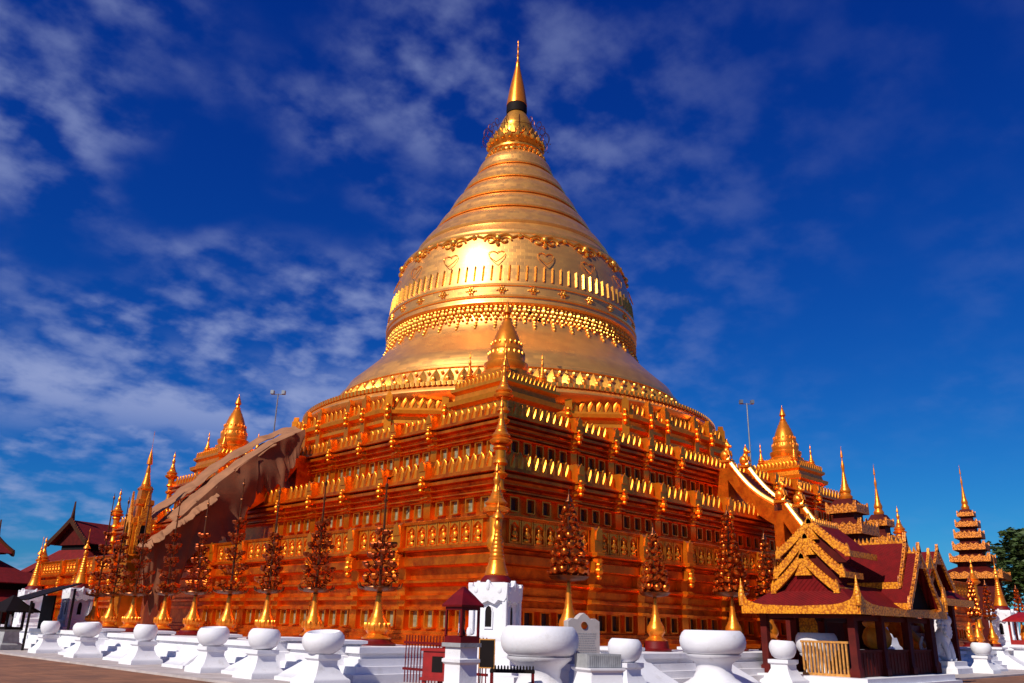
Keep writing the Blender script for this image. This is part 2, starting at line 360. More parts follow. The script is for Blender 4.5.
def leaf_mesh(h, w, d=.10):
    """an upright leaf battlement: a pointed blade with a slanting raised vein"""
    m = MB(); rings = []
    for t, k in ((0, .86), (.15, .98), (.4, 1.0), (.62, .86), (.8, .55), (.93, .22), (1.0, .02)):
        hw = w * .5 * k; z = h * t; dd = d * .35 * (.6 + .4 * k)
        rings.append([(-hw, 0, z), (-hw * .6, -dd, z), (hw * .6, -dd, z), (hw, 0, z), (0, .09, z)])
    m.loft(rings, None, False)
    m.loft([[(x - ww, -d * .3, z), (x, -d * .3 - dd, z), (x + ww, -d * .3, z)] for x, z, ww, dd in ((-w * .24, h * .06, w * .06, d * .4), (-w * .1, h * .32, w * .10, d * .75), (w * .08, h * .62, w * .09, d * .65), (w * .18, h * .84, w * .03, d * .2))], None, False)
    return m
def panel_mesh(h, w):
    """framed plaque with a small crowned figure in relief"""
    m = MB()
    m.box(-w / 2, -w / 2 + .06, -.1, .05, 0, h); m.box(w / 2 - .06, w / 2, -.1, .05, 0, h)
    m.prism([(-w / 2 + .06, h), (-w / 2 + .06, h * .72), (-w * .2, h * .84), (0, h * .93), (w * .2, h * .84), (w / 2 - .06, h * .72), (w / 2 - .06, h)], -.07, .02)
    m.box(-w / 2 + .06, w / 2 - .06, -.07, .02, 0, .07)
    sx = 1
    m.blob((0, -.06, h * .16), (.16, .09, .1), 8, 5)
    m.blob((.02, -.05, h * .40), (.1, .085, .17), 8, 5)
    m.blob((.0, -.07, h * .64), (.065, .065, .075), 8, 5)
    m.lathe([(.05, 0), (.03, .06), (.005, .13)], 6, T(0, -.05, h * .7))
    m.tube([(.08, -.06, h * .5), (.15, -.09, h * .36), (.06, -.12, h * .27)], .035, 5)
    m.tube([(-.08, -.06, h * .5), (-.15, -.09, h * .36), (-.05, -.12, h * .3)], .035, 5)
    return m
def niche_mesh(w, h, d=.15):
    """projecting frame and sill round a dark recess that holds a glazed plaque"""
    m = MB()
    m.box(-w / 2 - .07, -w / 2, -d, .1, -.02, h + .06); m.box(w / 2, w / 2 + .07, -d, .1, -.02, h + .06)
    m.box(-w / 2, w / 2, -d, .1, h, h + .06); m.box(-w / 2, w / 2, -d - .02, .1, -.05, 0.0)
    return m

niche_count = {}
def face_pos(side, a, s):
    """a point at distance a out and s along: side 0 = -Y face, side 1 = -X face (mirrored so s keeps growing away from the near corner)"""
    return ((s, -a, 0), 0.0) if side == 0 else ((-a, -(-s), 0), LEFT)
def along(side, s, a, z):
    return (Vector((s, -a, z)), 0.0) if side == 0 else (Vector((-a, s, z)), LEFT)

TARP = (-3.2, 3.2)
for nm, (tobj, a, n0, n1, p0, p1, wl, sp) in SPEC.items():
    bays = BAYS[nm]
    # pilasters, each its own piece
    pm = pilaster_mesh(a, n0, n1, p0, p1, wl)
    first = None
    for side in (0, 1):
        for s in bays:
            if first is None:
                first = pm.build('pilaster', 'pil', tobj); o = first
            else:
                o = first.copy(); COL.objects.link(o); o.parent = tobj
            if side == 0: o.location = (s, 0, 0); o.rotation_euler.z = 0
            else: o.location = (0, s, 0); o.rotation_euler.z = LEFT
    # edges of the bays
    edges = [-a + .25] + bays + [a - .25]
    nh = (n1 - n0) * (.86 if nm == 'T1' else .82); nw = .42
    spots = []; mer = []
    for i in range(len(edges) - 1):
        e0 = edges[i] + (.3 if i else .35); e1 = edges[i + 1] - (.3 if i < len(edges) - 2 else .35)
        k = max(1, int(round((e1 - e0) / .93)))
        for j in range(k): spots.append(e0 + (e1 - e0) * (j + .5) / k)
        k = max(1, int(round((e1 - e0) / sp)))
        for j in range(k): mer.append(e0 + (e1 - e0) * (j + .5) / k)
    both = [(side, s) for s in spots for side in (0, 1)]
    both.sort(key=lambda q: q[1])
    NM = 33
    fr = niche_mesh(nw, nh)
    w = a - .38
    def plaque(): return MB().box(-nw / 2 + .001, nw / 2 - .001, .0, .05, .002, nh - .002)
    f0 = None; restf = MB(); restp = {0: MB(), 1: MB()}
    pl0 = {0: None, 1: None}
    for idx, (side, s) in enumerate(both):
        if side == 1 and abs(s) < 2.2 : continue
        p, rz = along(side, s, w + .03, n0 + (n1 - n0 - nh) * .5)
        if idx < NM:
            if f0 is None: o = f0 = fr.build('niche', 'pil', tobj)
            else: o = f0.copy(); COL.objects.link(o); o.parent = tobj
            o.location = p; o.rotation_euler.z = rz
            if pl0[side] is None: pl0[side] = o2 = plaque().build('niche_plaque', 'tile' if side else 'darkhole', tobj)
            else: o2 = pl0[side].copy(); COL.objects.link(o2); o2.parent = tobj
            p2, _ = along(side, s, w + .012, n0 + (n1 - n0 - nh) * .5); o2.location = p2; o2.rotation_euler.z = rz
        else:
            restf.add(fr.v, fr.f, T(p.x, p.y, p.z, rz))
            p2, _ = along(side, s, w + .012, n0 + (n1 - n0 - nh) * .5)
            q = plaque(); restp[side].add(q.v, q.f, T(p2.x, p2.y, p2.z, rz))
    struct(restf.build('niche', 'pil', tobj), 'stuff')
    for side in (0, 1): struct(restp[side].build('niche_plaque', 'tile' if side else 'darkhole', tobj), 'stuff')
    lm = panel_mesh(p1 - p0 - .14, sp * .93) if nm == 'T1' else leaf_mesh(p1 - p0 - .1, sp * .86, .1)
    off, zl = (a - .04, p0) if nm == 'T1' else (a - .14, p0 + .16)
    both = sorted([(side, s) for s in mer for side in (0, 1)], key=lambda q: q[1])
    l0 = None; rest = MB()
    for idx, (side, s) in enumerate(both):
        p, rz = along(side, s, off, zl)
        if idx < 33:
            if l0 is None: o = l0 = lm.build('figure_panel' if nm == 'T1' else 'merlon', 'merlon', tobj)
            else: o = l0.copy(); COL.objects.link(o); o.parent = tobj
            o.location = p; o.rotation_euler.z = rz
        else: rest.add(lm.v, lm.f, T(p.x, p.y, p.z, rz), False)
    struct(rest.build('figure_panel' if nm == 'T1' else 'merlon', 'merlon', tobj), 'stuff')
    # rounded posts up the near corner and the two outer corners
    for (sx, sy) in ((-1, -1), (-1, 1), (1, -1)):
        c = MB(); k = a - .02
        h = p1 - n1
        c.lathe([(.22, n0 - .1), (.26, n0), (.16, n0 + .1), (.16, n1), (.3, n1 + .05 * h), (.2, n1 + .1 * h), (.17, n1 + .3 * h), (.3, n1 + .36 * h), (.34, n1 + .42 * h), (.18, n1 + .48 * h), (.2, n1 + .6 * h), (.33, n1 + .66 * h), (.3, n1 + .72 * h), (.22, n1 + .76 * h), (.24, p1 - .1), (.36, p1 + .0), (.3, p1 + .12)], 12, T(sx * (a - .02), sy * (a - .02), 0))
        c.build('corner_post', 'merlon', tobj)

# merlons and knobs on the drum platform
lm = leaf_mesh(.68, .46); rest = MB(); pm = MB()
def oct_edge(k):
    r = oct_ring(16.05, 0); return Vector(r[k]), Vector(r[(k + 1) % 8])
l0 = None; cnt = 0
for k in (0, 7, 1, 2, 6, 3):
    A, B = oct_edge(k); L = (B - A).length; n = int(L / .52); d = (B - A).normalized(); nrm = Vector((d.y, -d.x, 0)); rz = math.atan2(d.y, d.x)
    for j in range(n):
        p = A + d * (j + .5) * L / n + nrm * -.02
        if k == 0 and cnt < 28:
            o = lm.build('merlon', 'merlon', t4) if l0 is None else place_copy(l0, t4, (0, 0, 0), 0)
            l0 = l0 or o; o.location = (p.x, p.y, 14.42); o.rotation_euler.z = rz; cnt += 1
        else: rest.add(lm.v, lm.f, T(p.x, p.y, 14.42, rz))
    ks = [0.02, .25, .5, .75, .98] if k in (0, 2, 6) else [.17, .34, .66, .83]
    for t in ks:
        p = A + (B - A) * t
        q = T(p.x, p.y, 0, rz); b = MB()
        b.box(-.22, .22, -.32, .3, 12.7, 15.15, q)
        b.prism([(-.2, 15.15), (.2, 15.15), (0, 15.5)], -.25, .1, q)
        b.blob((0, -.38, 14.15), .22, 8, 6, q); b.blob((0, -.4, 13.8), .17, 8, 6, q); b.blob((0, -.36, 14.5), .14, 8, 6, q)
        b.build('pilaster', 'pil', t4)
struct(rest.build('merlon', 'merlon', t4), 'stuff')

# bell
bell = MB()
bp = [(14.5, 14.1), (15.3, 14.3), (15.6, 14.55), (15.62, 14.72), (15.35, 14.78), (15.5, 14.95), (15.95, 15.2), (16.1, 15.5), (16.0, 15.75), (15.85, 15.85), (15.98, 15.9), (15.98, 16.12), (15.8, 16.16),
      (14.6, 16.3), (14.5, 16.55), (13.95, 16.6), (13.85, 16.75), (13.5, 17.7), (13.62, 17.78), (13.62, 17.95), (13.4, 18.05), (13.25, 18.4), (12.94, 18.95), (12.4, 19.45), (11.7, 20.12), (11.1, 20.72), (10.68, 21.2), (10.35, 21.65), (10.1, 22.2), (9.98, 22.8), (9.95, 23.35),
      (10.14, 23.42), (10.3, 23.55), (10.28, 23.68), (10.2, 23.74), (10.18, 23.95), (10.3, 24.0), (10.33, 24.12), (10.2, 24.2), (10.12, 24.22), (10.12, 24.85), (10.22, 24.9), (10.24, 25.05), (10.1, 25.1),
      (10.02, 25.4), (9.95, 26.2), (9.85, 27.0), (9.7, 27.9), (9.5, 28.7), (9.25, 29.45), (9.28, 29.5), (9.3, 29.65), (9.15, 29.72), (9.0, 29.8), (9.0, 29.95), (8.85, 30.0), (8.7, 30.1), (8.35, 30.6), (8.15, 30.95)]
bell.lathe(bp, 160, caps=False)
ob = bell.build('bell', 'dome', pagoda)
cone = MB(); cp = [(8.15, 30.95)]
tiers = [(8.1, 31.05, 6.65, 33.1), (6.68, 33.2, 5.55, 35.0), (5.58, 35.1, 4.4, 37.1), (4.42, 37.2, 3.32, 39.0), (3.34, 39.1, 2.5, 40.9)]
for r0, z0, r1, z1 in tiers:
    cp += [(r0 + .1, z0), (r0 + .14, z0 + .12), (r0 + .06, z0 + .26)]
    for t in (.2, .4, .6, .8, .94):
        cp.append((r0 + (r1 - r0) * t + .3 * math.sin(PI * t), z0 + (z1 - z0) * t))
    cp.append((r1 + .02, z1)); cp.append((r1 - .14, z1 + .03))
cone.lathe(cp, 128, caps=False); cone.build('ringed_spire', 'dome', pagoda)
lot = MB()
lot.lathe([(2.6, 40.85), (2.55, 41.0), (2.3, 41.15), (2.3, 41.3), (2.5, 41.45), (2.5, 41.6), (2.2, 41.75), (2.1, 42.0), (2.4, 42.3), (2.45, 42.5), (2.1, 42.65), (1.85, 42.9), (1.75, 43.5), (1.8, 43.9), (1.55, 44.0), (1.6, 44.3), (1.5, 44.6), (1.3, 45.1), (1.0, 45.7), (.75, 46.1), (.66, 46.5), (.6, 47.0)], 48, caps=False)
for z, r, n, s in ((41.0, 2.6, 34, .16), (42.45, 2.45, 22, .24), (43.2, 1.85, 18, .2)):
    for j in range(n):
        t = 2 * PI * j / n; lot.blob((r * math.cos(t), r * math.sin(t), z), (s, s, s * 1.3), 7, 5)
for j in range(20):
    t = 2 * PI * j / 20
    lot.prism([(-.24, 0), (.24, 0), (.2, .4), (0, .8), (-.2, .4)], -.1, .06, T(1.98 * math.cos(t), 1.98 * math.sin(t), 42.9, t + PI / 2))
lo = lot.build('lotus_collar', 'relief', pagoda)
hoop = MB()
for j in range(14):
    t = 2 * PI * j / 14
    c = Vector((2.55 * math.cos(t), 2.55 * math.sin(t), 43.3))
    for (dr, dz, rr) in ((.1, 0, .62), (-.15, .75, .4)):
        pts = []
        for k in range(15):
            u = 2 * PI * k / 14
            pts.append((c.x + (dr + rr * .62 * math.cos(u)) * math.cos(t), c.y + (dr + rr * .62 * math.cos(u)) * math.sin(t), c.z + dz + rr * math.sin(u)))
        hoop.tube(pts, .028, 4)
    hoop.blob((3.1 * math.cos(t), 3.1 * math.sin(t), 42.75), .06, 5, 4)
pts = [(2.95 * math.cos(2 * PI * k / 48), 2.95 * math.sin(2 * PI * k / 48), 43.3) for k in range(49)]
hoop.tube(pts, .025, 4)
hoop.build('wire_hoop_ring', 'bronze', lo)
hti = MB()
hti.lathe([(.86, 46.85), (.95, 46.9), (.93, 47.15), (.85, 47.7), (.72, 48.6), (.55, 49.5), (.38, 50.3), (.24, 51.0), (.16, 51.6), (.19, 51.7), (.1, 51.8), (.09, 52.4), (.14, 52.5), (.07, 52.6), (.06, 53.1), (.12, 53.25), (.05, 53.4), (.04, 53.8), (.09, 53.95), (.01, 54.2)], 32, caps=True)
ho = hti.build('umbrella_finial', 'spire', pagoda)
hb = MB(); hb.lathe([(.8, 45.95), (.92, 46.0), (.95, 46.3), (.93, 46.85), (.7, 46.88)], 32); hb.build('umbrella_fringe', 'dark', ho)

# relief bands on the bell
gb = MB()
N = 92
for j in range(N):
    t = 2 * PI * j / N; X = T(0, 0, 0, t)
    for (r, z, sz, dy) in ((10.02, 23.28, .13, 0), (10.02, 23.28, .12, .34), (10.06, 23.0, .2, .0), (10.06, 22.98, .13, .3), (10.1, 22.68, .14, .14), (10.1, 22.68, .14, -.14), (10.14, 22.4, .13, 0), (10.14, 22.36, .1, .33), (10.2, 22.1, .1, 0)):
        p = X @ Vector((r, dy, z)); gb.blob(tuple(p), (sz, sz * 1.2, sz * 1.1), 6, 4)
    if j % 2 == 0:
        for (r, z, sz) in ((10.32, 21.85, .13), (10.44, 21.6, .1)):
            p = X @ Vector((r, 0, z)); gb.blob(tuple(p), (sz, sz, sz * 1.5), 6, 4)
gb.lathe([(9.98, 22.95), (10.08, 23.0), (9.98, 23.06)], 128, caps=False)
gb.build('garland_band', 'relief', ob)
rb = MB()
rs0 = None
for j in range(28):
    t = 2 * PI * j / 28 + .05
    r_ = MB()
    r_.blob((0, -.02, 0), (.13, .16, .13), 8, 5)
    for k in range(6):
        u = 2 * PI * k / 6; r_.blob((.2 * math.cos(u), -.02, .2 * math.sin(u)), (.1, .09, .1), 6, 4)
    r_.blob((.36, 0, 0), (.1, .05, .06), 6, 4); r_.blob((-.36, 0, 0), (.1, .05, .06), 6, 4)
    if rs0 is None: o = rs0 = r_.build('rosette', 'relief', ob)
    else: o = rs0.copy(); COL.objects.link(o); o.parent = ob
    o.location = (10.14 * math.cos(t), 10.14 * math.sin(t), 24.55); o.rotation_euler.z = t + PI / 2
fb = MB()
for j in range(98):      # upright flutes
    t = 2 * PI * j / 98; X = T(0, 0, 0, t)
    fb.add([(10.0, -.11, 25.35), (10.16, 0.0, 25.38), (10.0, .1, 25.35), (9.9, -.05, 26.5), (10.03, .06, 26.6), (9.88, .16, 26.5)], [(0, 1, 4, 3), (1, 2, 5, 4), (0, 2, 1), (3, 4, 5)], X)
fb.build('fluted_band', 'relief', ob)
ug = MB()
for j in range(17):
    t = 2 * PI * j / 17 + .12
    def P(s, z):  # s along the surface
        r = 9.3 - max(0, (z - 29.4)) * .9 + min(0, (z - 29.4)) * -.33 + .04
        return (r * math.cos(t + s / r), r * math.sin(t + s / r), z)
    for sg in (1, -1):
        pts = []
        for k in range(16):
            u = k / 15 * 2.2 * PI; rr = .48 * (1 - k / 19)
            pts.append(P(sg * (.55 + rr * math.cos(u)), 28.75 + rr * .8 * math.sin(u)))
        ug.tube(pts, .085, 5)
        ug.tube([P(sg * .1, 29.2), P(sg * .6, 29.35), P(sg * 1.1, 29.05), P(sg * 1.6, 29.3)], [.12, .13, .1, .1], 6)
    ug.blob(P(0, 28.95), .3, 8, 5); ug.blob(P(0, 28.45), (.16, .16, .22), 7, 5); ug.blob(P(1.65, 29.15), .2, 7, 5)
    # heart-shaped leaf pendant
    pts = [P(.62 * math.sin(u) ** 3 * 1.0, 27.65 + .5 * (math.cos(u) - .35 * math.cos(2 * u) - .16 * math.cos(3 * u))) for u in [2 * PI * k / 20 for k in range(21)]]
    ug.tube([(p[0], p[1], p[2] - .3) for p in pts], .035, 4)
ug.build('scroll_garland', 'relief', ob)
lr = MB()
for j in range(88):
    t = 2 * PI * j / 88
    X = T(0, 0, 0, t)
    lr.add([(13.9, -.42, 16.6), (14.12, -.05, 16.62), (13.9, .42, 16.6), (13.7, -.34, 17.2), (13.98, .0, 17.15), (13.7, .34, 17.2), (13.62, 0, 17.72)], [(0, 1, 4, 3), (1, 2, 5, 4), (3, 4, 6), (4, 5, 6)], X)
    p = X @ Vector((14.05, 0, 16.9)); lr.blob(tuple(p), (.12, .16, .24), 6, 4)
    p = X @ Vector((13.72, .48, 17.45)); lr.blob(tuple(p), (.12, .13, .15), 6, 4)
lr.build('lotus_leaf_ring', 'relief', ob)
bd = MB()
for j in range(280):
    t = 2 * PI * j / 280
    bd.box(-.1, .1, -.1, .06, 15.84, 16.12, T(16.0 * math.cos(t), 16.0 * math.sin(t), 0, t + PI / 2))
struct(bd.build('dentil_ring', 'relief', ob), 'stuff')

# ------------------------------------------------------------------ corner stupas, corner spires
def spire_profile(h, r):
    return [(x * r, z * h) for x, z in ((1.0, 0), (1.15, .04), (1.2, .07), (.95, .1), (.82, .13), (.95, .15), (.98, .18), (.8, .22), (.62, .26), (.62, .29), (.5, .31), (.5, .35), (.4, .37), (.4, .41), (.32, .43), (.32, .47), (.25, .49), (.22, .54), (.28, .58), (.32, .62), (.26, .66), (.15, .71), (.1, .74), (.09, .78), (.24, .79), (.2, .84), (.11, .9), (.05, .93), (.07, .95), (.01, 1.0))]
def corner_stupa(x, y, label):
    t = thing('corner_stupa', label, 'stupa', (x, y, 11.1), 0, 'small stupas on the corners of the top terrace')
    b = MB(); b.square([(2.2, 0), (2.2, .6), (2.0, .7), (1.95, 1.5), (2.2, 1.65), (2.25, 1.9), (1.95, 2.0), (1.9, 2.3), (2.1, 2.45), (2.1, 2.62), (1.75, 2.66), (1.7, 2.9), (1.62, 2.95), (1.6, 3.1), (1.35, 3.15), (1.3, 3.45)])
    b.build('plinth', 'merlon', t)
    e = MB(); lf = leaf_mesh(.42, .3, .06)
    for k in range(4):
        for i in range(12): e.add(lf.v, lf.f, T(0, 0, 0, k * PI / 2) @ T(-1.85 + 3.7 * (i + .5) / 12, -2.02, 2.62))
    e.build('parapet', 'merlon', t)
    s = MB(); s.lathe([(1.3, 3.4), (1.32, 3.6), (1.1, 3.7), (1.2, 3.9), (1.22, 4.1), (1.0, 4.2), (1.02, 4.35), (1.05, 4.5), (.98, 4.7), (.93, 4.85), (.95, 4.9), (.9, 5.0), (.78, 5.35), (.66, 5.75), (.63, 5.8), (.55, 6.05), (.5, 6.1), (.42, 6.35), (.36, 6.4), (.3, 6.6), (.22, 6.7), (.25, 6.8), (.17, 6.85), (.13, 7.0), (.18, 7.05), (.12, 7.15)], 32)
    for j in range(20):
        u = 2 * PI * j / 20; s.blob((.98 * math.cos(u), .98 * math.sin(u), 4.6), (.07, .07, .22), 6, 4)
    for j in range(18):
        u = 2 * PI * j / 18; s.blob((.84 * math.cos(u), .84 * math.sin(u), 5.25), (.06, .06, .14), 6, 4)
    s.build('bell', 'dome' if False else 'spire', t)
    h = MB(); h.lathe([(.24, 7.12), (.26, 7.16), (.2, 7.35), (.12, 7.6), (.07, 7.7), (.09, 7.75), (.03, 7.82), (.01, 8.0)], 16); h.build('umbrella_finial', 'spire', t)
    for sx in (-1, 1):
        for sy in (-1, 1):
            f = MB(); f.lathe(spire_profile(1.75, .26), 12, T(sx * 1.4, sy * 1.4, 3.1)); f.build('side_spire', 'spire', t)
corner_stupa(-15.55, -15.55, 'small gilded stupa on the near corner, in front of the great bell')
corner_stupa(-15.55, 15.55, 'small gilded stupa above the brown matting, left of the bell')
corner_stupa(15.55, -15.55, 'small gilded stupa right of the bell, behind the tiered wooden towers')

def corner_spire(x, y, z, h, r, label):
    m = MB(); m.lathe(spire_profile(h, r), 16)
    o = m.build('corner_spire', 'spire', None, (x, y, z)); tag(o, label, 'spire', 'gilded spires on the terrace corners')
for (x, y, z, where) in ((-25, -25, 5.55, 'near corner of the lowest terrace'), (-21.4, -21.4, 9.1, 'near corner of the middle terrace'), (-18.73, -18.73, 12.15, 'near corner of the top terrace'),
                         (-25, 25, 5.55, 'far left corner of the lowest terrace'), (-21.4, 21.4, 9.1, 'far left corner of the middle terrace'), (-18.73, 18.73, 12.15, 'far left corner of the top terrace'),
                         (25, -25, 5.55, 'far right corner of the lowest terrace'), (21.4, -21.4, 9.1, 'far right corner of the middle terrace')):
    corner_spire(x, y, z, 2.1 if z > 6 else 1.9, .42, 'slender gilded spire on the ' + where)

# ------------------------------------------------------------------ stairways
def guardian(m, x, y, z, s=1.0):
    """seated leogryph facing down the stair, in relief-like masses"""
    q = lambda dx, dy, dz: (x + dx * s, y + dy * s, z + dz * s)
    m.blob(q(0, .1, .28), (.2 * s, .26 * s, .3 * s), 8, 6); m.blob(q(0, -.05, .5), (.18 * s, .17 * s, .24 * s), 8, 6)
    m.blob(q(0, -.12, .78), (.15 * s, .17 * s, .15 * s), 8, 6); m.blob(q(0, -.27, .74), (.09 * s, .1 * s, .08 * s), 6, 5)
    m.lathe([(.13 * s, 0), (.1 * s, .1 * s), (.04 * s, .2 * s), (.01 * s, .3 * s)], 8, T(*q(0, -.08, .88)))
    m.tube([q(.12, -.18, .5), q(.13, -.24, .25), q(.13, -.25, .02)], [.08 * s, .06 * s, .07 * s], 6); m.tube([q(-.12, -.18, .5), q(-.13, -.24, .25), q(-.13, -.25, .02)], [.08 * s, .06 * s, .07 * s], 6)
    m.box(x - .24 * s, x + .24 * s, y - .34 * s, y + .34 * s, z - .12 * s, z)
def stairway(rz, label, statues=True):
    t = thing('stairway', label, 'stairway', (1.5 if statues else 0, 0, 0), rz, 'stairways up the middle of the pagoda sides')
    m = MB()
    flights = [(19.4, 11.4, 22.3, 8.6), (22.9, 8.6, 26.0, 5.3), (26.6, 5.3, 30.4, .2)][:3 if statues else 2]
    for (y0, z0, y1, z1) in flights:
        n = 14
        for i in range(n):
            ya = y0 + (y1 - y0) * i / n; yb = y0 + (y1 - y0) * (i + 1) / n; zt = z0 + (z1 - z0) * (i + .5) / n
            m.box(-.95, .95, -yb, -ya, max(0.05, zt - .8), zt)
    m.build('steps', 'redlac', t)
    for (ya, yb, za, zb) in ((-19.4, -18.2, 9.0, 11.4), (-22.9, -22.3, 5, 8.5), (-26.6, -26.0, 1, 5.25)):
        m = MB(); m.box(-1.3, 1.3, ya, yb, za, zb); m.build('landing', 'terrace', t)
    for sx in (-1, 1):
        for k, (y0, z0, y1, z1) in enumerate(flights):
            b = MB(); pts = []
            for i in range(13):
                u = i / 12; sag = .45 * math.sin(PI * u) * (1 - .2 * u)
                pts.append((y0 + (y1 + .1 - y0) * u, z0 + .55 + (z1 + .35 - z0 - .55) * u - sag))
            rings = [[(sx * 1.12 - .2, -y, z - 1.3), (sx * 1.12 + .2, -y, z - 1.3), (sx * 1.12 + .2, -y, z - .12), (sx * 1.12 - .2, -y, z - .12)] for y, z in pts]
            b.loft(rings, None, False); o = b.build('stair_flank', 'terrace', t)
            c = MB(); c.tube([(sx * 1.12, -y, z) for y, z in pts], .17, 8); c.build('banister', 'rail', t)
            if statues:
                g = MB(); guardian(g, sx * 1.12, -y0 + .1, z0 + .5, 1.15); g.build('guardian_lion', 'spire', t)
    return t
stairway(0, 'narrow stairway with gleaming gilded banisters and guardian lions')
stairway(LEFT, 'stairway hidden under ragged brown matting', False)

# ragged reed matting over the left stairway
tp = thing('matting_cover', 'ragged brown reed matting draped over the left stairway', 'cover', (0, 0, 0))
def mat_strip(name, y0, y1, prof, jag, material, seed, dz=0.0, nu=60, nv=10):
    r = random.Random(seed); m = MB(); rings = []
    L = len(prof) - 1
    ph = [r.uniform(0, 6.28) for _ in range(6)]
    for i in range(nu + 1):
        u = i / nu * L; k = min(int(u), L - 1); f = u - k
        x = prof[k][0] + (prof[k + 1][0] - prof[k][0]) * f; z = prof[k][1] + (prof[k + 1][1] - prof[k][1]) * f
        ja = jag * (math.sin(i * .55 + ph[0]) + .6 * math.sin(i * 1.3 + ph[1]) + r.uniform(-.5, .5)); jb = jag * (math.sin(i * .5 + ph[2]) + .6 * math.sin(i * 1.17 + ph[3]) + r.uniform(-.5, .5))
        row = []
        for j in range(nv + 1):
            v = j / nv; y = (y0 + ja) * (1 - v) + (y1 + jb) * v
            w = .05 * math.sin(u * 9 + v * 3 + ph[4]) + .04 * math.sin(v * 11 + u * 4 + ph[5]) + r.uniform(-.025, .025)
            row.append((x, y, z + dz + w - .25 * (2 * v - 1) ** 2))
        rings.append(row)
    v = [p for row in rings for p in row]; n = nv + 1; f = [(i * n + j, i * n + j + 1, (i + 1) * n + j + 1, (i + 1) * n + j) for i in range(nu) for j in range(nv)]
    nv0 = len(v); v2 = v + [(a, b, c - .05) for a, b, c in v]; f2 = f + [tuple(nv0 + i for i in reversed(q)) for q in f]
    for i in range(nu):
        f2.append((i * n, (i + 1) * n, nv0 + (i + 1) * n, nv0 + i * n)); f2.append((i * n + nv, nv0 + i * n + nv, nv0 + (i + 1) * n + nv, (i + 1) * n + nv))
    m.add(v2, f2, None, True)
    return m.build(name, material, tp)
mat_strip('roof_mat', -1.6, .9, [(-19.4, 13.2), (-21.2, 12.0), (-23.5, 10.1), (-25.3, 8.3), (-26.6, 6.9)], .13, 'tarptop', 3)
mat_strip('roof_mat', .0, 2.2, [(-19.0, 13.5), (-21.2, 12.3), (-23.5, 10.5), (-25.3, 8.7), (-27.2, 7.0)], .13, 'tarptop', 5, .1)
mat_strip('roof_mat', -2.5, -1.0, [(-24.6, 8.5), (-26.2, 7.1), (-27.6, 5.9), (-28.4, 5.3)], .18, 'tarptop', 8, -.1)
def curtain(pts_top, pts_bot, y, seed, amp=.07):
    r = random.Random(seed); m = MB(); nu, nv = 60, 14; v = []
    def ip(P, u):
        u *= len(P) - 1; k = min(int(u), len(P) - 2); f = u - k
        return P[k][0] + (P[k + 1][0] - P[k][0]) * f, P[k][1] + (P[k + 1][1] - P[k][1]) * f
    ph = [r.uniform(0, 6.28) for _ in range(5)]
    for i in range(nu + 1):
        u = i / nu; a = ip(pts_top, u); b = ip(pts_bot, u); jb = .22 * math.sin(i * .7 + ph[0]) + r.uniform(-.12, .12)
        for j in range(nv + 1):
            t = j / nv; z = a[1] + (b[1] + jb - a[1]) * t
            v.append((a[0] + (b[0] - a[0]) * t, y - .25 * t + amp * (math.sin(u * 9 + ph[1] + t * 3) + .7 * math.sin(u * 19 + ph[2] - t * 4) + .3 * math.sin(u * 43 + ph[4])) * (.35 + t) + .08 * math.sin(t * 7 + u * 6 + ph[3]), z))
    n = nv + 1; f = [(i * n + j, i * n + j + 1, (i + 1) * n + j + 1, (i + 1) * n + j) for i in range(nu) for j in range(nv)]
    k = len(v); v2 = v + [(a, b + .04, c) for a, b, c in v]; f2 = f + [tuple(k + i for i in reversed(q)) for q in f]
    for j in (0, nv):
        for i in range(nu): f2.append((i * n + j, (i + 1) * n + j, k + (i + 1) * n + j, k + i * n + j))
    for i in (0, nu):
        for j in range(nv): f2.append((i * n + j, i * n + j + 1, k + i * n + j + 1, k + i * n + j))
    m.add(v2, f2, None, True)
    return m.build('side_mat', 'tarp', tp)
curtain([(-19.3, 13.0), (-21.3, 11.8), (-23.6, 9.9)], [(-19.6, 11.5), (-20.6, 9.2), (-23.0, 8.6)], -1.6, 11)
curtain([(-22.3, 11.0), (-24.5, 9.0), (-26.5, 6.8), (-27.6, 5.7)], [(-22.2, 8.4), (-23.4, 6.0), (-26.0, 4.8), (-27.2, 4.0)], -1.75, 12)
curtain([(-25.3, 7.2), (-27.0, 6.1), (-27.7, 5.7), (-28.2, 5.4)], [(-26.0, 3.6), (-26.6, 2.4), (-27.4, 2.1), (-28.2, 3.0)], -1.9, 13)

# light poles on the top terrace
for (x, y, zb, zt, lab) in ((-17.4, 5.8, 11.1, 17.0, 'thin grey lamp pole standing left of the great bell'), (6.4, -17.6, 11.1, 17.1, 'thin grey lamp pole standing right of the great bell')):
    t = thing('lamp_pole', lab, 'lamp pole', (x, y, zb), 0, 'lamp poles on the top terrace')
    m = MB(); m.tube([(0, 0, 0), (0, 0, zt - zb)], [.06, .045], 8); m.build('pole', 'steel', t)
    m = MB(); m.tube([(-.25, .25, zt - zb - .05), (.25, -.25, zt - zb - .05)], .03, 6); m.build('cross_arm', 'steel', t)
    for s in (-1, 1):
        m = MB(); m.box(-.17, .17, -.1, .12, -.12, .14, T(s * .28, -s * .28, zt - zb + .08, R(45))); m.build('floodlight', 'steel', t)

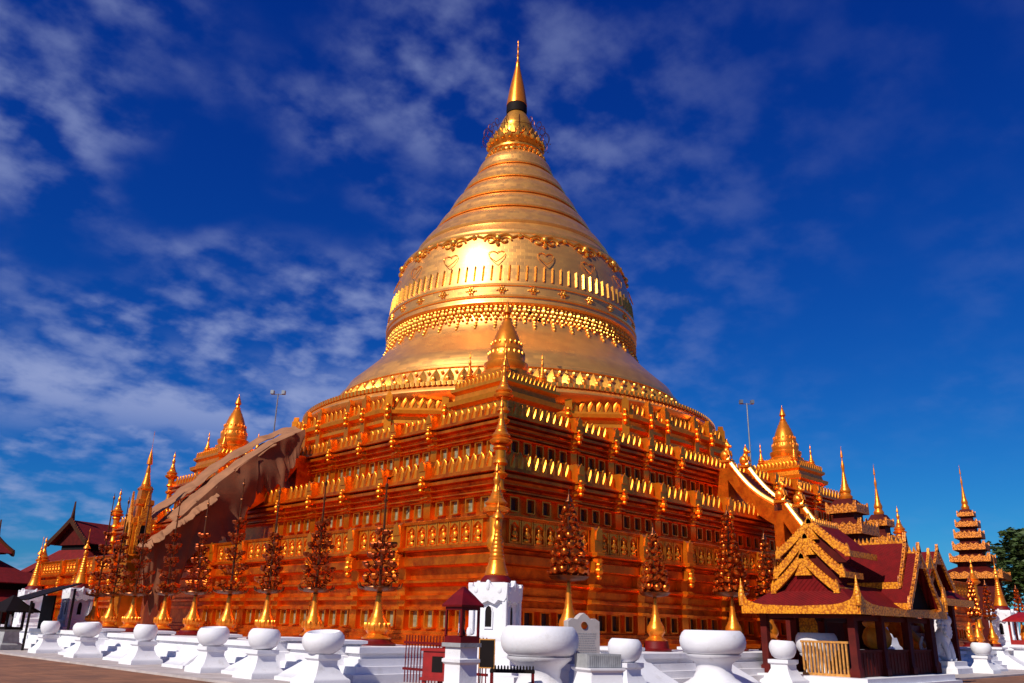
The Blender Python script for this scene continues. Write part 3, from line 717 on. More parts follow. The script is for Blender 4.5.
# ------------------------------------------------------------------ white base wall, urns, trees
def stepped(m, x0, x1, y0, y1, steps):
    for (d, z0, z1) in steps: m.box(x0 - d, x1 + d, y0 - d, y1 + d, z0, z1)
w = MB(); stepped(w, -30.6, -27.6, -25.3, 28, ((.75, 0.05, .3), (.5, .3, .5), (.28, .5, .7), (.1, .7, .85), (.22, .85, 1.02)))
tag(w.build('plinth_wall', 'white'), 'long low white stepped plinth wall along the left base', 'wall')
w = MB(); stepped(w, -24.5, 24, -30.4, -27.8, ((.75, 0.05, .3), (.5, .3, .5), (.28, .5, .7), (.1, .7, .85), (.22, .85, 1.0)))
tag(w.build('plinth_wall', 'white'), 'long low white stepped plinth wall along the right base', 'wall')

def buttress(x, y, rz, label, h=1.12, wd=.55):
    t = thing('stepped_pedestal', label, 'pedestal', (x, y, 0), rz, 'white stepped pedestals projecting from the plinth wall')
    m = MB()
    prof = [(.0, .0)]
    rg = []
    for k, z in ((0, .05), (0, .17), (.06, .18), (.2, .3), (.42, .44), (.62, .58), (.78, .72), (.8, .76), (.92, .78), (1.0, .9), (1.0, 1.0)):
        d = .55 + 1.15 * (1 - k); q = wd * (.8 + .75 * (1 - k)); rg.append([(-q, -d, z), (q, -d, z), (q, .6, z), (-q, .6, z)])
    m.loft(rg, None, False)
    m.build('flared_base', 'white', t)
    c = MB(); c.square([(.4, .98), (.4, h - .06), (.54, h - .02), (.54, h + .06), (.42, h + .08)]); c.build('cap', 'white', t)
    return t
def urn_on_pedestal(x, y, rz, s, tilt, label):
    t = thing('offering_urn', label, 'urn', (x, y, 0), rz, 'white bowl-shaped urns on square pedestals round the pagoda')
    p = MB(); p.square([(.58, 0.05), (.58, .2), (.55, .24), (.5, .27), (.4, .38), (.34, .5), (.3, .58), (.3, .7), (.34, .73), (.36, .75), (.36, .86)]); p.build('pedestal', 'white', t)
    s *= .9; b = MB(); b.lathe([(.2 * s, 0), (.34 * s, .02), (.49 * s, .11), (.57 * s, .24), (.6 * s, .36), (.58 * s, .47), (.52 * s, .55), (.46 * s, .59), (.43 * s, .57), (.38 * s, .5)], 32)
    o = b.build('bowl', 'white', t, (0, 0, .86)); o.rotation_euler = (R(tilt), R(tilt * .6), 0)
    return t
LU = [(-3.07, .75, 0, 'in the shade beside the dark kiosk'), (-7.86, 1.05, 3, 'beside the tall white pavilion on the left'), (-13.8, .78, -2, ''), (-19.33, .95, 4, ''), (-22.6, .9, -3, ''), (-25.9, 1.08, 6, '')]
ULAB = ['white urn standing in shade beside the dark kiosk', 'white urn with broad bowl just right of the left white pavilions', 'small white urn, fourth from the red railing along the left side',
        'white urn with broad bowl, third from the red railing along the left side', 'white urn, second from the red railing along the left side', 'largest bowl urn of the left row, next to the red railing']
for (y, s, tl, _), lb in zip(LU, ULAB): urn_on_pedestal(-32.3, y, LEFT, s, tl, lb)
for (x, s, lb) in ((-27.1, .85, 'small white urn between the inscribed slab and the large bowl'), (-18.6, .82, 'small white urn at the left of the wooden pavilion'), (1.06, .86, 'white urn right of the white lion statue')):
    urn_on_pedestal(x, -32.3, 0, s, 2, lb)
for i, y in enumerate((-5.6, -10.9, -16.5, -21.0, -24.3)):
    buttress(-30.6, y, LEFT, '%s white stepped pedestal from the tall near pavilion' % ORD[4 - i])
for x, lb in ((-24.9, 'white stepped pedestal behind the small urn right of the slab'), (-20.6, 'white stepped pedestal right of the large bowl'), (4.6, 'white stepped pedestal right of the white lion statue'), (9.5, 'white stepped pedestal below the gilded seated figure')):
    buttress(x, -30.4, 0, lb)
def great_urn(x, y, label, s=1.0):
    t = thing('great_urn', label, 'urn', (x, y, 0), 0, 'great white masonry bowls on flared feet')
    f = MB(); f.lathe([(.95, 0.05), (.95, .2), (.8, .28), (.62, .4), (.52, .6), (.55, .78), (.7, .9), (.82, .98), (.84, 1.04)], 40); f.build('foot', 'white', t)
    b = MB(); b.lathe([(.6, 1.02), (.8, 1.06), (.91, 1.14), (.98, 1.26), (1.0, 1.4), (.98, 1.53), (.92, 1.64), (.85, 1.71), (.82, 1.72), (.79, 1.7), (.76, 1.6), (.3, 1.55)], 48); b.build('bowl', 'white', t)
    t.scale = (s, s, 1.0)
great_urn(-30.6, -32.5, 'great white bowl nearest the camera, beside the tall near pavilion', .93)
great_urn(-22.81, -32.3, 'great white bowl between the inscribed slab and the wooden pavilion', .98)

# gilded offering trees
def vase_profile(h, r):
    return [(x * r, z * h) for x, z in ((1.15, 0), (1.2, .03), (.85, .08), (.75, .11), (.8, .14), (1.0, .2), (1.02, .27), (.92, .34), (.74, .4), (.7, .43), (.56, .47), (.54, .52), (.42, .56), (.4, .64), (.31, .7), (.3, .8), (.24, .86), (.26, .9), (.2, .93), (.18, 1.0))]
def flower_tree(x, y, z0, H, label, seed, rv=.38, hv=1.45, spread=.68):
    r = random.Random(seed)
    t = thing('flower_tree', label, 'metal tree', (x, y, z0), r.uniform(0, 6), 'bronze flower trees along the left base')
    b = MB(); b.lathe([(.62, 0), (.64, .06), (.5, .12), (.45, .2), (.3, .22)], 20); b.build('base_dish', 'redlac', t)
    v = MB(); v.lathe([(a, z + .2) for a, z in vase_profile(hv, rv)], 20)
    for j in range(14):
        u = 2 * PI * j / 14; v.blob((rv * .97 * math.cos(u), rv * .97 * math.sin(u), .2 + hv * .26), (.05, .05, .13), 5, 4)
    v.build('vase', 'spire', t)
    zd = .2 + hv
    s = MB(); s.tube([(0, 0, zd - .05), (0, 0, zd + .25), (0, 0, H * .75), (0, 0, H)], [.09, .055, .04, .015], 8); s.blob((0, 0, H - .25), (.06, .06, .12), 6, 5); s.blob((0, 0, H * .86), (.07, .07, .07), 6, 5)
    s.build('stem', 'bronze', t)
    d = MB(); d.lathe([(.1, zd + .0), (spread * .75, zd + .03), (spread * 1.0, zd + .12), (spread * .98, zd + .15), (spread * .7, zd + .08), (.1, zd + .06)], 20)
    for j in range(8):
        u = 2 * PI * j / 8; d.tube([(spread * .9 * math.cos(u), spread * .9 * math.sin(u), zd + .1), (spread * 1.1 * math.cos(u), spread * 1.1 * math.sin(u), zd + .14), (spread * 1.18 * math.cos(u), spread * 1.18 * math.sin(u), zd + .28)], [.05, .04, .01], 5)
    d.build('disc', 'bronze', t)
    zc = zd + .28; top = H * r.uniform(.66, .76)
    nt = r.choice((5, 6))
    for k in range(nt):
        f = k / (nt - 1); zt = zc + (top - zc) * f * .86; R_ = spread * (1.0 - .62 * f) * r.uniform(.8, 1.12)
        m = MB(); n = int(10 - 5 * f)
        for j in range(n):
            u = 2 * PI * (j + r.uniform(-.2, .2)) / n; rr = R_ * r.uniform(.75, 1.1); zz_ = zt + r.uniform(-.05, .12)
            c, sn = math.cos(u), math.sin(u)
            m.tube([(0, 0, zt - .12), (rr * .55 * c, rr * .55 * sn, zt - .08), (rr * c, rr * sn, zz_ + .1)], [.028, .02, .012], 4)
            # cup-shaped blossom and two leaves
            m.lathe([(.02, -.02), (.09, .02), (.115, .1), (.1, .14), (.05, .1)], 7, T(rr * c, rr * sn, zz_ + .08, 0, r.uniform(.8, 1.25)))
            for q in range(3):
                a2 = u + r.uniform(-.6, .6); r2 = rr * r.uniform(.45, 1.0); s2 = r.uniform(.06, .12); zq = zt + r.uniform(-.15, .22)
                X = T(r2 * math.cos(a2), r2 * math.sin(a2), zq, a2) @ Matrix.Rotation(r.uniform(-.9, .9), 4, 'Y') @ Matrix.Rotation(r.uniform(-1, 1), 4, 'X')
                m.add([(-s2, 0, 0), (0, -s2 * .45, .02), (s2 * 1.1, 0, .0), (0, s2 * .45, .02), (0, 0, -.03)], [(0, 1, 4), (1, 2, 4), (2, 3, 4), (3, 0, 4), (0, 3, 2, 1)], X)
        m.build('flower_tier', 'flower' if k % 2 else 'bowlgold' if k == 0 else 'flower', t)
TL = [(1.1, 8.1), (-1.1, 7.7), (-3.9, 8.0), (-7.5, 7.1), (-10.5, 6.8), (-13.6, 7.4), (-16.7, 6.8), (-20.0, 6.8), (-23.8, 6.35)]
for i, (y, zt) in enumerate(TL):
    flower_tree(-29, y, 1.02, zt - 1.02, 'bronze flower tree with gilded vase, %s from the near corner along the left base' % ORD[8 - i], 20 + i, .40 if i in (2, 8) else .36, 1.45, .5 + .07 * (i % 3))
def bowl_tree(x, y, z0, H, label, seed, zb, rb):
    r = random.Random(seed)
    t = thing('bowl_tree', label, 'metal tree', (x, y, z0), r.uniform(0, 6), 'trees of stacked gilded bowls along the right base')
    b = MB(); b.lathe([(.5, 0), (.52, .06), (.44, .1), (.4, .32), (.3, .36)], 20); b.build('base_dish', 'redlac', t)
    hv = zb - .35
    v = MB(); v.lathe([(a, z + .33) for a, z in vase_profile(hv, .31)], 20)
    v.build('vase', 'spire', t)
    s = MB(); s.tube([(0, 0, zb - .1), (0, 0, H * .8), (0, 0, H)], [.06, .045, .012], 8); s.lathe([(.12, 0), (.1, .05), (.04, .16), (.01, .3)], 8, T(0, 0, H - .42)); s.build('stem', 'bronze', t)
    d = MB(); d.lathe([(.06, zb), (rb * .85, zb + .06), (rb * 1.05, zb + .16), (rb * .95, zb + .18), (.06, zb + .12)], 20)
    d.build('disc', 'bronze', t)
    z = zb + .3; k = 0; top = H - .45
    while z < top:
        f = (z - zb) / (top - zb); rr = rb * (1.0 - .82 * f); n = max(4, int(2 * PI * rr / .27)); m = MB()
        for j in range(n):
            u = 2 * PI * (j + .5 * (k % 2)) / n; sz = .125 * (1 - .3 * f) * r.uniform(.9, 1.1)
            sz *= r.uniform(.85, 1.15); rr2 = rr * r.uniform(.9, 1.08); m.lathe([(sz * .3, -sz * .75), (sz * .8, -sz * .5), (sz * 1.05, 0), (sz * 1.12, sz * .4), (sz * .95, sz * .45), (sz * .8, sz * .1), (.01, -sz * .2)], 9, T(rr2 * math.cos(u), rr2 * math.sin(u), z + r.uniform(-.05, .05)) @ Matrix.Rotation(r.uniform(-.7, .7), 4, 'X') @ Matrix.Rotation(r.uniform(-.7, .7), 4, 'Y')); a2 = u + .2; sx_ = r.uniform(.05, .1); m.add([(rr * math.cos(a2) - sx_, rr * math.sin(a2), z + .08), (rr * math.cos(a2), rr * math.sin(a2) - sx_ * .5, z + .12 + sx_), (rr * math.cos(a2) + sx_, rr * math.sin(a2), z + .06), (rr * math.cos(a2), rr * math.sin(a2) + sx_ * .5, z + .02)], [(0, 1, 2), (0, 2, 3), (0, 3, 1)])
            m.tube([(0, 0, z - .05), (rr * math.cos(u), rr * math.sin(u), z)], .014, 4)
        m.build('bowl_tier', 'bowlgold', t); z += .28 * (1 - .25 * f); k += 1
for i, (x, zt, zb, rb) in enumerate(((-25.6, 5.95, 2.05, .62), (-21.1, 5.3, 1.75, .52), (-16.1, 6.5, 1.95, .64), (-13.3, 5.8, 1.9, .5))):
    bowl_tree(x, -29, 1.0, zt - 1.0, ['tree of stacked gilded bowls behind the nearest great bowl', 'short tree of gilded bowls on a red base, centre of the right side', 'tall tree of gilded bowls left of the wooden pavilion', 'dark bowl tree just behind the wooden pavilion gable'][i], 50 + i, zb, rb)
for i, x in enumerate((11.5, 14.2, 20.5)):
    bowl_tree(x, -29, 1.0, 4.3, ['distant bowl tree beyond the white lion', 'distant bowl tree left of the right hand white pavilion', 'distant bowl tree at the right picture edge'][i], 60 + i, 1.7, .36)

# ------------------------------------------------------------------ white pavilions with gilded spires
def white_pavilion(x, y, label, s=1.0, rz=0.0, hz=1.0):
    t = thing('spired_pavilion', label, 'pavilion', (x, y, 0.05), rz, 'white masonry pavilions with gilded spires')
    b = MB(); b.square([(1.75, 0), (1.75, .28), (1.55, .34), (1.55, .55), (1.38, .6), (1.38, .82), (1.2, .88), (1.2, 1.08), (1.02, 1.16), (.98, 1.3)]); b.build('plinth', 'white', t)
    c = MB(); c.square([(.98, 1.28), (1.02, 1.34), (1.02, 1.44), (.82, 1.5), (.8, 1.6), (.8, 2.62), (.88, 2.68), (.9, 2.8), (.84, 2.84), (.84, 3.1)]); c.build('body', 'white', t)
    for k in range(4):
        X = T(0, 0, 0, k * PI / 2)
        d = MB()     # arch head with flaming gable over the opening
        d.prism([(-.98, 2.62), (-.86, 2.5), (-.55, 2.55), (-.36, 2.42), (0, 2.52), (.36, 2.42), (.55, 2.55), (.86, 2.5), (.98, 2.62), (1.04, 3.04), (1.0, 3.08), (.9, 2.98), (.6, 2.95), (.3, 2.97), (.16, 3.03), (0, 3.17), (-.16, 3.03), (-.3, 2.97), (-.6, 2.95), (-.9, 2.98), (-1.0, 3.08), (-1.03, 3.04), (-1.04, 3.02)], -1.02, -.8, X)
        for sx in (-1, 1):
            d.box(sx * .86 - .1, sx * .86 + .1, -.98, -.8, 1.5, 2.6, X); d.blob((sx * .92, -.98, 1.55), (.14, .1, .16), 8, 5, X); d.blob((sx * .62, -.97, 2.85), (.16, .1, .13), 8, 5, X)
        d.blob((0, -1.0, 3.0), (.14, .08, .18), 8, 5, X)
        d.build('arch_gable', 'white', t)
        e = MB(); pts = [(-.17, 1.72), (.17, 1.72), (.17, 2.2)] + [(.17 * math.cos(u), 2.2 + .17 * math.sin(u)) for u in (PI * .25, PI * .5, PI * .75)] + [(-.17, 2.2)]
        e.prism(pts, -.815, -.7, X); e.build('arched_opening', 'dark', t)
        e = MB(); fr = [(p[0] * 1.35, p[1] if p[1] > 1.8 else 1.66) for p in pts]
        for i in range(len(pts)):
            j = (i + 1) % len(pts)
            e.add([(pts[i][0], -.86, pts[i][1]), (pts[j][0], -.86, pts[j][1]), (fr[j][0], -.86, fr[j][1]), (fr[i][0], -.86, fr[i][1]), (pts[i][0], -.79, pts[i][1]), (pts[j][0], -.79, pts[j][1]), (fr[j][0], -.79, fr[j][1]), (fr[i][0], -.79, fr[i][1])], [(0, 1, 2, 3), (0, 4, 5, 1), (2, 6, 7, 3)], X)
        e.build('arch_surround', 'white', t)
    g = MB(); g.lathe([(.74, 3.08), (.8, 3.12), (.74, 3.22), (.62, 3.3), (.58, 3.34)], 28); g.build('red_collar', 'redlac', t)
    p = [(.58, 3.32), (.6, 3.38), (.56, 3.46), (.5, 3.56), (.44, 3.7), (.4, 3.82), (.42, 3.86), (.36, 3.92)]
    z = 3.92; rr = .36
    for i in range(7):
        p += [(rr, z), (rr + .015, z + .06), (rr - .03, z + .12)]; z += .13; rr -= .032
    p += [(.12, z), (.18, z + .05), (.2, z + .16), (.12, z + .3), (.07, z + .38), (.3, z + .4), (.26, z + .5), (.13, z + .58), (.08, z + .7), (.1, z + .76), (.03, z + .84), (.02, z + 1.3), (.05, z + 1.36), (.005, z + 1.5)]
    g = MB(); g.lathe(p, 24); g.build('gilded_spire', 'spire', t)
    t.scale = (s * .63, s * .63, s * hz)
    return t
white_pavilion(-27.2, -27.4, 'tall white pavilion with gilded spire before the near corner', 1.0, R(23), .94)
white_pavilion(-29.0, 3.9, 'leaning white pavilion with gilded spire behind the left urns', 1.0)
white_pavilion(-29.0, 11.9, 'white pavilion with gilded spire behind the dark kiosk, far left', 1.0)
white_pavilion(16.7, -29.0, 'white pavilion with gilded spire at the far right', 1.08)

# ------------------------------------------------------------------ red glass shrine on a white stand, railings, boards, slab
t = thing('shrine_box', 'dark red glazed shrine box with pointed roof on a white stand', 'shrine', (-33.7, -33.2, 0))
rzs = R(-45)
b = MB(); b.square([(.62, 0), (.62, .3), (.5, .5), (.42, .62), (.42, .95), (.5, 1.0), (.5, 1.06), (.42, 1.08), (.42, 1.3)]); b.build('stand', 'white', t)
b = MB(); b.box(-.52, .52, -.52, .52, 1.3, 1.38); b.build('sill', 'grey', t)
b = MB(); b.box(-.46, .46, -.46, .46, 1.38, 1.52)
for sx in (-1, 1):
    for sy in (-1, 1): b.box(sx * .42 - .04, sx * .42 + .04, sy * .42 - .04, sy * .42 + .04, 1.5, 2.12)
for k in range(4): b.box(-.38, .38, -.46, -.40, 2.04, 2.12, T(0, 0, 0, k * PI / 2))
b.build('cabinet_frame', 'redlac', t)
b = MB(); b.square([(.55, 2.1), (.56, 2.14), (.3, 2.34), (.04, 2.52)]); b.build('pointed_roof', 'redlac', t)
b = MB(); b.lathe([(.13, 1.5), (.15, 1.56), (.08, 1.66), (.1, 1.75), (.11, 1.85), (.06, 1.92), (.065, 2.0), (.01, 2.08)], 12); b.build('figurine', 'bronze', t)
b = MB(); b.box(.1, .34, .30, .33, 1.52, 2.03); b.build('backboard', 'glass', t)
b = MB(); b.lathe([(.05, 1.5), (.07, 1.56), (.03, 1.6), (.05, 1.7)], 8, T(-.2, -.15, 0)); b.build('offering_cup', 'spire', t)
t.rotation_euler.z = R(0); t.scale = (.56, .56, .98)

t = thing('red_railing', 'dark red iron railing with pickets beside the near pavilion', 'railing', (-31.2, -29.7, 0))
m = MB()
for i in range(26): m.tube([(0, -1.6 + i * .125, .25), (0, -1.6 + i * .125, 1.42)], .016, 5)
m.build('pickets', 'redlac', t)
m = MB(); m.box(-.03, .03, -1.65, 1.6, .55, .61); m.box(-.03, .03, -1.65, 1.6, 1.2, 1.26); m.build('rails', 'redlac', t)
t = thing('red_chest', 'bright red offering chest with dark panel before the railing', 'chest', (-31.4, -30.0, .22), R(20)); t.scale = (.8, .8, .9)
m = MB(); m.box(-.55, .55, -.45, .45, .28, .95); m.box(-.6, .6, -.5, .5, .95, 1.02); m.box(-.6, .6, -.5, .5, .2, .28)
m.build('box', 'redpaint', t)
m = MB()
for sx in (-1, 1):
    for sy in (-1, 1): m.box(sx * .5 - .05, sx * .5 + .05, sy * .4 - .05, sy * .4 + .05, -.2, .2)
m.build('feet', 'redpaint', t)
m = MB(); m.box(-.565, -.555, -.25, .12, .42, .82); m.build('panel', 'dark', t)
m = MB(); m.lathe([(.06, 0), (.1, .05), (.05, .12)], 8, T(0, 0, 1.02)); m.build('lid_knob', 'redpaint', t)

t = thing('notice_board', 'black notice board in a thin gilt frame by the great bowl', 'board', (-31.6, -31.75, 0), R(-50)); t.scale = (.5, 1, .92)
m = MB(); m.box(-.34, .34, -.03, .03, .85, 1.5); m.build('panel', 'dark', t)
m = MB(); m.box(-.37, -.34, -.04, .04, .82, 1.53); m.box(.34, .37, -.04, .04, .82, 1.53); m.box(-.34, .34, -.04, .04, 1.5, 1.53); m.box(-.34, .34, -.04, .04, .82, .85); m.build('frame', 'bamboo', t)
for sx in (-1, 1): m = MB(); m.tube([(sx * .3, 0, .05), (sx * .3, 0, .82)], .03, 6); m.build('leg', 'dark', t)
t = thing('offering_table', 'low dark table with spiked candle rail below the near pavilion', 'table', (-31.75, -32.75, 0), R(-45))
m = MB(); m.box(-.5, .5, -.25, .25, .72, .78); m.build('table_top', 'dark', t)
for sx in (-1, 1):
    for sy in (-1, 1):
        m = MB(); m.box(sx * .46 - .03, sx * .46 + .03, sy * .21 - .03, sy * .21 + .03, .05, .72); m.build('leg', 'redlac', t)
m = MB()
for i in range(14): m.lathe([(.02, 0), (.02, .07), (.004, .1)], 6, T(-.45 + i * .07, -.2, .78))
m.build('spike_row', 'dark', t)
t = thing('incense_trough', 'grey stone trough before the inscribed slab', 'trough', (-29.9, -33.7, 0), R(-20))
m = MB(); m.square([(.55, .05), (.55, .35), (.42, .5), (.4, .75), (.46, .8), (.46, .84)]); m.build('stand', 'white', t)
m = MB(); m.box(-.45, .45, -.3, .3, .84, 1.14); 
for i in range(16): m.box(-.42 + i * .055, -.39 + i * .055, -.315, -.3, .86, 1.12)
m.build('basin', 'grey', t)
# inscribed slab
t = thing('inscribed_slab', 'white stone slab with lines of script and a round emblem', 'inscription', (-28.95, -32.4, 0), R(-18))
m = MB(); m.box(-.55, .55, -.3, .3, .05, .7); m.box(-.48, .48, -.24, .24, .7, .85); m.build('base', 'white', t)
m = MB(); m.prism([(-.46, .85), (.46, .85), (.46, 1.86), (.33, 1.93), (.2, 1.9), (.1, 2.0), (0, 2.06), (-.1, 2.0), (-.2, 1.9), (-.33, 1.93), (-.46, 1.86)], -.11, .11); so_ = m.build('slab', 'marble', t)
m = MB(); r = random.Random(4)
for i in range(11):
    x = -.34
    while x < .32:
        wd = r.uniform(.02, .07); m.box(x, min(x + wd, .35), -.117, -.112, 1.0 + i * .056, 1.018 + i * .056); x += wd + .02
m.build('inscription_lines', 'grey', so_)
m = MB(); m.lathe([(.09, 0), (.09, .02), (.07, .03)], 16, Matrix.Translation((0, -.108, 1.76)) @ Matrix.Rotation(R(90), 4, 'X')); m.build('emblem', 'bowlgold', so_)

# ------------------------------------------------------------------ wooden pavilion on the right
pav = thing('wooden_pavilion', 'red roofed wooden pavilion with gilded fretwork gables', 'pavilion', (-17.3, -34.3, 0))
# local frame: x runs along the pagoda side, y towards it; the lit gable front faces -x
PX, PY = 6.9, 3.5
m = MB(); m.box(-.55, PX + .3, -.45, PY + .3, 0, .36); m.box(-.75, PX + .5, -.62, PY + .5, 0, .16); m.build('platform', 'white', pav)
for x in (.1, 2.3, 4.6, PX - .1):
    for y in (0.15, PY - .15):
        if x == 2.3 and y > 1: pass
        m = MB(); m.square([(.17, .36), (.17, .6), (.12, .66), (.12, 2.35)], T(x, y)); m.build('post', 'wood', pav)
def gable(y0, y1, x, zb, zt, th=.26, d=.12, inner=True):
    """a pair of fretwork bargeboards with their ridge flame, in a plane of constant x"""
    m = MB(); yc = (y0 + y1) / 2
    for (ya, sgn) in ((y0, 1), (y1, -1)):
        n = 8; rings = []
        for i in range(n + 1):
            u = i / n; y = ya + (yc - ya) * u; z = zb + (zt - zb) * u - .06 * math.sin(PI * u)
            rings.append([(x - d, y, z - th * .6), (x, y, z - th * .6), (x, y, z + th * .6), (x - d, y, z + th * .6)])
        m.loft(rings, None, False)
        for i in range(1, 12):
            u = i / 12; y = ya + (yc - ya) * u; z = zb + (zt - zb) * u - .06 * math.sin(PI * u) + th * .6
            m.prism([(-.07, 0), (.07, 0), (.0, .09)], -.03, .03, T(x - d * .5, y, z - .02, R(90)))
        m.prism([(-.1, zb - .16), (.1, zb - .16), (.08, zb + .1), (0, zb + .3), (-.08, zb + .1)], -.05, .05, T(x - d * .5, ya - sgn * .02, 0, R(90)))
    m.prism([(-.1, zt - .05), (.1, zt - .05), (.07, zt + .15), (.0, zt + .34), (-.07, zt + .15)], -.06, .06, T(x - d * .5, yc, 0, R(90)))
    m.prism([(-.3, zt - .62), (.3, zt - .62), (.12, zt - .3), (0, zt - .15), (-.12, zt - .3)], -.05, .05, T(x - d * .4, yc, 0, R(90))) if inner else None
    return m
def gable_roof(y0, y1, x0, x1, zb, zt, th=.07):
    m = MB(); yc = (y0 + y1) / 2
    for ya in (y0, y1):
        m.add([(x0, ya, zb), (x1, ya, zb), (x1, yc, zt), (x0, yc, zt), (x0, ya, zb - th), (x1, ya, zb - th), (x1, yc, zt - th), (x0, yc, zt - th)], [(0, 1, 2, 3), (4, 7, 6, 5), (0, 4, 5, 1), (1, 5, 6, 2), (3, 2, 6, 7), (0, 3, 7, 4)])
    return m
# lean-to eave skirt all round
def skirt(x0, x1, y0, y1, z0, x2, x3, y2, y3, z1, th=.06):
    m = MB()
    lo = [(x0, y0, z0), (x1, y0, z0), (x1, y1, z0), (x0, y1, z0)]; hi = [(x2, y2, z1), (x3, y2, z1), (x3, y3, z1), (x2, y3, z1)]
    v = lo + hi + [(a, b, c - th) for a, b, c in lo + hi]; f = []
    for i in range(4):
        j = (i + 1) % 4; f += [(i, j, 4 + j, 4 + i), (8 + j, 8 + i, 12 + i, 12 + j), (i, 8 + i, 8 + j, j), (4 + i, 4 + j, 12 + j, 12 + i)]
    return m.add(v, f)
skirt(-.45, PX + .35, -.35, PY + .35, 2.55, .55, PX - .6, .75, PY - .75, 3.35).build('eave_roof', 'roof', pav)
m = MB()
for (x0, y0, x1, y1) in ((-.48, -.38, -.48, PY + .38), (-.48, -.38, PX + .38, -.38)):
    L = math.hypot(x1 - x0, y1 - y0); rz = math.atan2(y1 - y0, x1 - x0)
    X = T(x0, y0, 0, rz); pts = [(0, 2.33)]
    pts += [(L, 2.33), (L, 2.95), (L * .985, 3.05), (L * .95, 2.8), (L * .88, 2.68), (L * .8, 2.63), (L * .5, 2.58), (L * .2, 2.63), (L * .12, 2.68), (L * .05, 2.8), (L * .015, 3.05), (0, 2.95)]
    b = MB(); b.prism(pts, -.05 if rz < 1 else -.02, .02 if rz < 1 else .05, X); o = b.build('eave_fretwork', 'fret' if rz > 1 else 'fret', pav)
for (x, y) in ((-.48, -.38), (-.48, PY + .38), (PX + .38, -.38)):
    b = MB(); b.lathe([(.1, 2.6), (.12, 3.0), (.05, 3.3), (.01, 3.55)], 8, T(x, y)); b.build('eave_finial', 'fret', pav)
# front telescoping gables, the lowest nearest
GS = [(.6, 2.9, .2, 3.18, 4.25), (.52, 2.98, .6, 3.72, 4.98), (.45, 3.05, 1.0, 4.45, 5.55)]
for k, (y0, y1, x, zb, zt) in enumerate(GS):
    gable(y0, y1, x, zb, zt, .25).build('bargeboard', 'fret', pav)
    L = (1.3, 1.5, 2.3)[k]
    gable_roof(y0 - .02, y1 + .02, x, x + L, zb - .02, zt - .02).build('gable_roof', 'roof', pav)
    for ya in (y0 - .04, y1 + .04): f = MB(); f.box(x, x + L, ya - .03, ya + .03, zb - .16, zb + .05); f.build('eave_trim', 'fret', pav)
    f = MB(); f.box(x, x + L, (y0 + y1) / 2 - .03, (y0 + y1) / 2 + .03, zt - .1, zt - .01)
    for i in range(int(L / .16)): f.prism([(-.07, 0), (.07, 0), (0, .2)], -.025, .025, T(x + .1 + i * .16, (y0 + y1) / 2, zt - .03))
    f.build('ridge_crest', 'fret', pav)
    b = MB(); yc = (y0 + y1) / 2; b.prism([(y0 + .1, zb - .35), (y1 - .1, zb - .35), (yc, zt - .15)], .0, .06, Matrix(((0, 1, 0, x + .05), (1, 0, 0, 0), (0, 0, 1, 0), (0, 0, 0, 1)))); b.build('gable_board', 'wood' if k else 'roof', pav)
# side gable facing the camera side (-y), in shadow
SG = [(3.4, 6.3, .0, 2.75, 4.7), (3.9, 5.8, .45, 3.5, 5.1)]
RX = Matrix.Rotation(R(90), 4, 'Z') @ Matrix.Scale(-1, 4, Vector((0, 1, 0)))   # x<->y
for k, (x0, x1, y, zb, zt) in enumerate(SG):
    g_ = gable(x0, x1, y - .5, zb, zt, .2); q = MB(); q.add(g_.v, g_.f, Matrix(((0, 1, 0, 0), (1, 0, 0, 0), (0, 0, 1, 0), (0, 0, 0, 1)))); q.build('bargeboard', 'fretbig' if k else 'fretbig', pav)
    g_ = gable_roof(x0, x1, y - .5, y + 2.2, zb - .02, zt - .02);
    for xa in (x0 - .04, x1 + .04): f = MB(); f.box(xa - .03, xa + .03, y - .5, y + 1.4, zb - .18, zb + .05); f.build('eave_trim', 'fret', pav)
    f = MB(); f.box((x0 + x1) / 2 - .03, (x0 + x1) / 2 + .03, y - .48, y + 1.5, zt - .1, zt - .01)
    for i in range(12): f.prism([(-.07, 0), (.07, 0), (0, .22)], -.025, .025, T((x0 + x1) / 2, y - .4 + i * .16, zt - .03, R(90)))
    f.build('ridge_crest', 'fret', pav); q = MB(); q.add(g_.v, g_.f, Matrix(((0, 1, 0, 0), (1, 0, 0, 0), (0, 0, 1, 0), (0, 0, 0, 1)))); q.build('gable_roof', 'roof', pav)
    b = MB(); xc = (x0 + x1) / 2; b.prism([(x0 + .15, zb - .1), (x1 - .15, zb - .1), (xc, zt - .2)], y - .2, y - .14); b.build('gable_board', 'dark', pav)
# inner furniture of the pavilion: slat screen on the lit side, low dark screens on the shaded side
b = MB()
for i in range(13): b.box(-.02 + .12, .05 + .12, .42 + i * .128, .48 + i * .128, .42, 1.42)
b.box(.08, .2, .36, 2.05, .36, .44); b.box(.08, .2, .36, 2.05, 1.40, 1.47)
b.build('slat_screen', 'bamboo', pav)
for x0, x1 in ((.25, 2.15), (2.45, 4.45), (4.75, PX - .25)):
    b = MB(); b.box(x0, x1, .12, .18, .36, 1.15); b.box(x0, x1, .08, .22, 1.15, 1.22)
    for i in range(7): b.box(x0 + (x1 - x0) * (i + .3) / 7, x0 + (x1 - x0) * (i + .55) / 7, .105, .125, .42, 1.1)
    b.build('low_screen', 'wood', pav)
b = MB(); b.box(.3, PX - .3, PY - .25, PY - .18, .36, 1.3); b.build('back_screen', 'wood', pav)
b = MB(); b.box(.2, PX - .2, .1, .2, 2.15, 2.32); b.box(.2, PX - .2, PY - .2, PY - .1, 2.15, 2.32); b.box(.05, .15, .2, PY - .2, 2.2, 2.34); b.build('tie_beam', 'wood', pav)
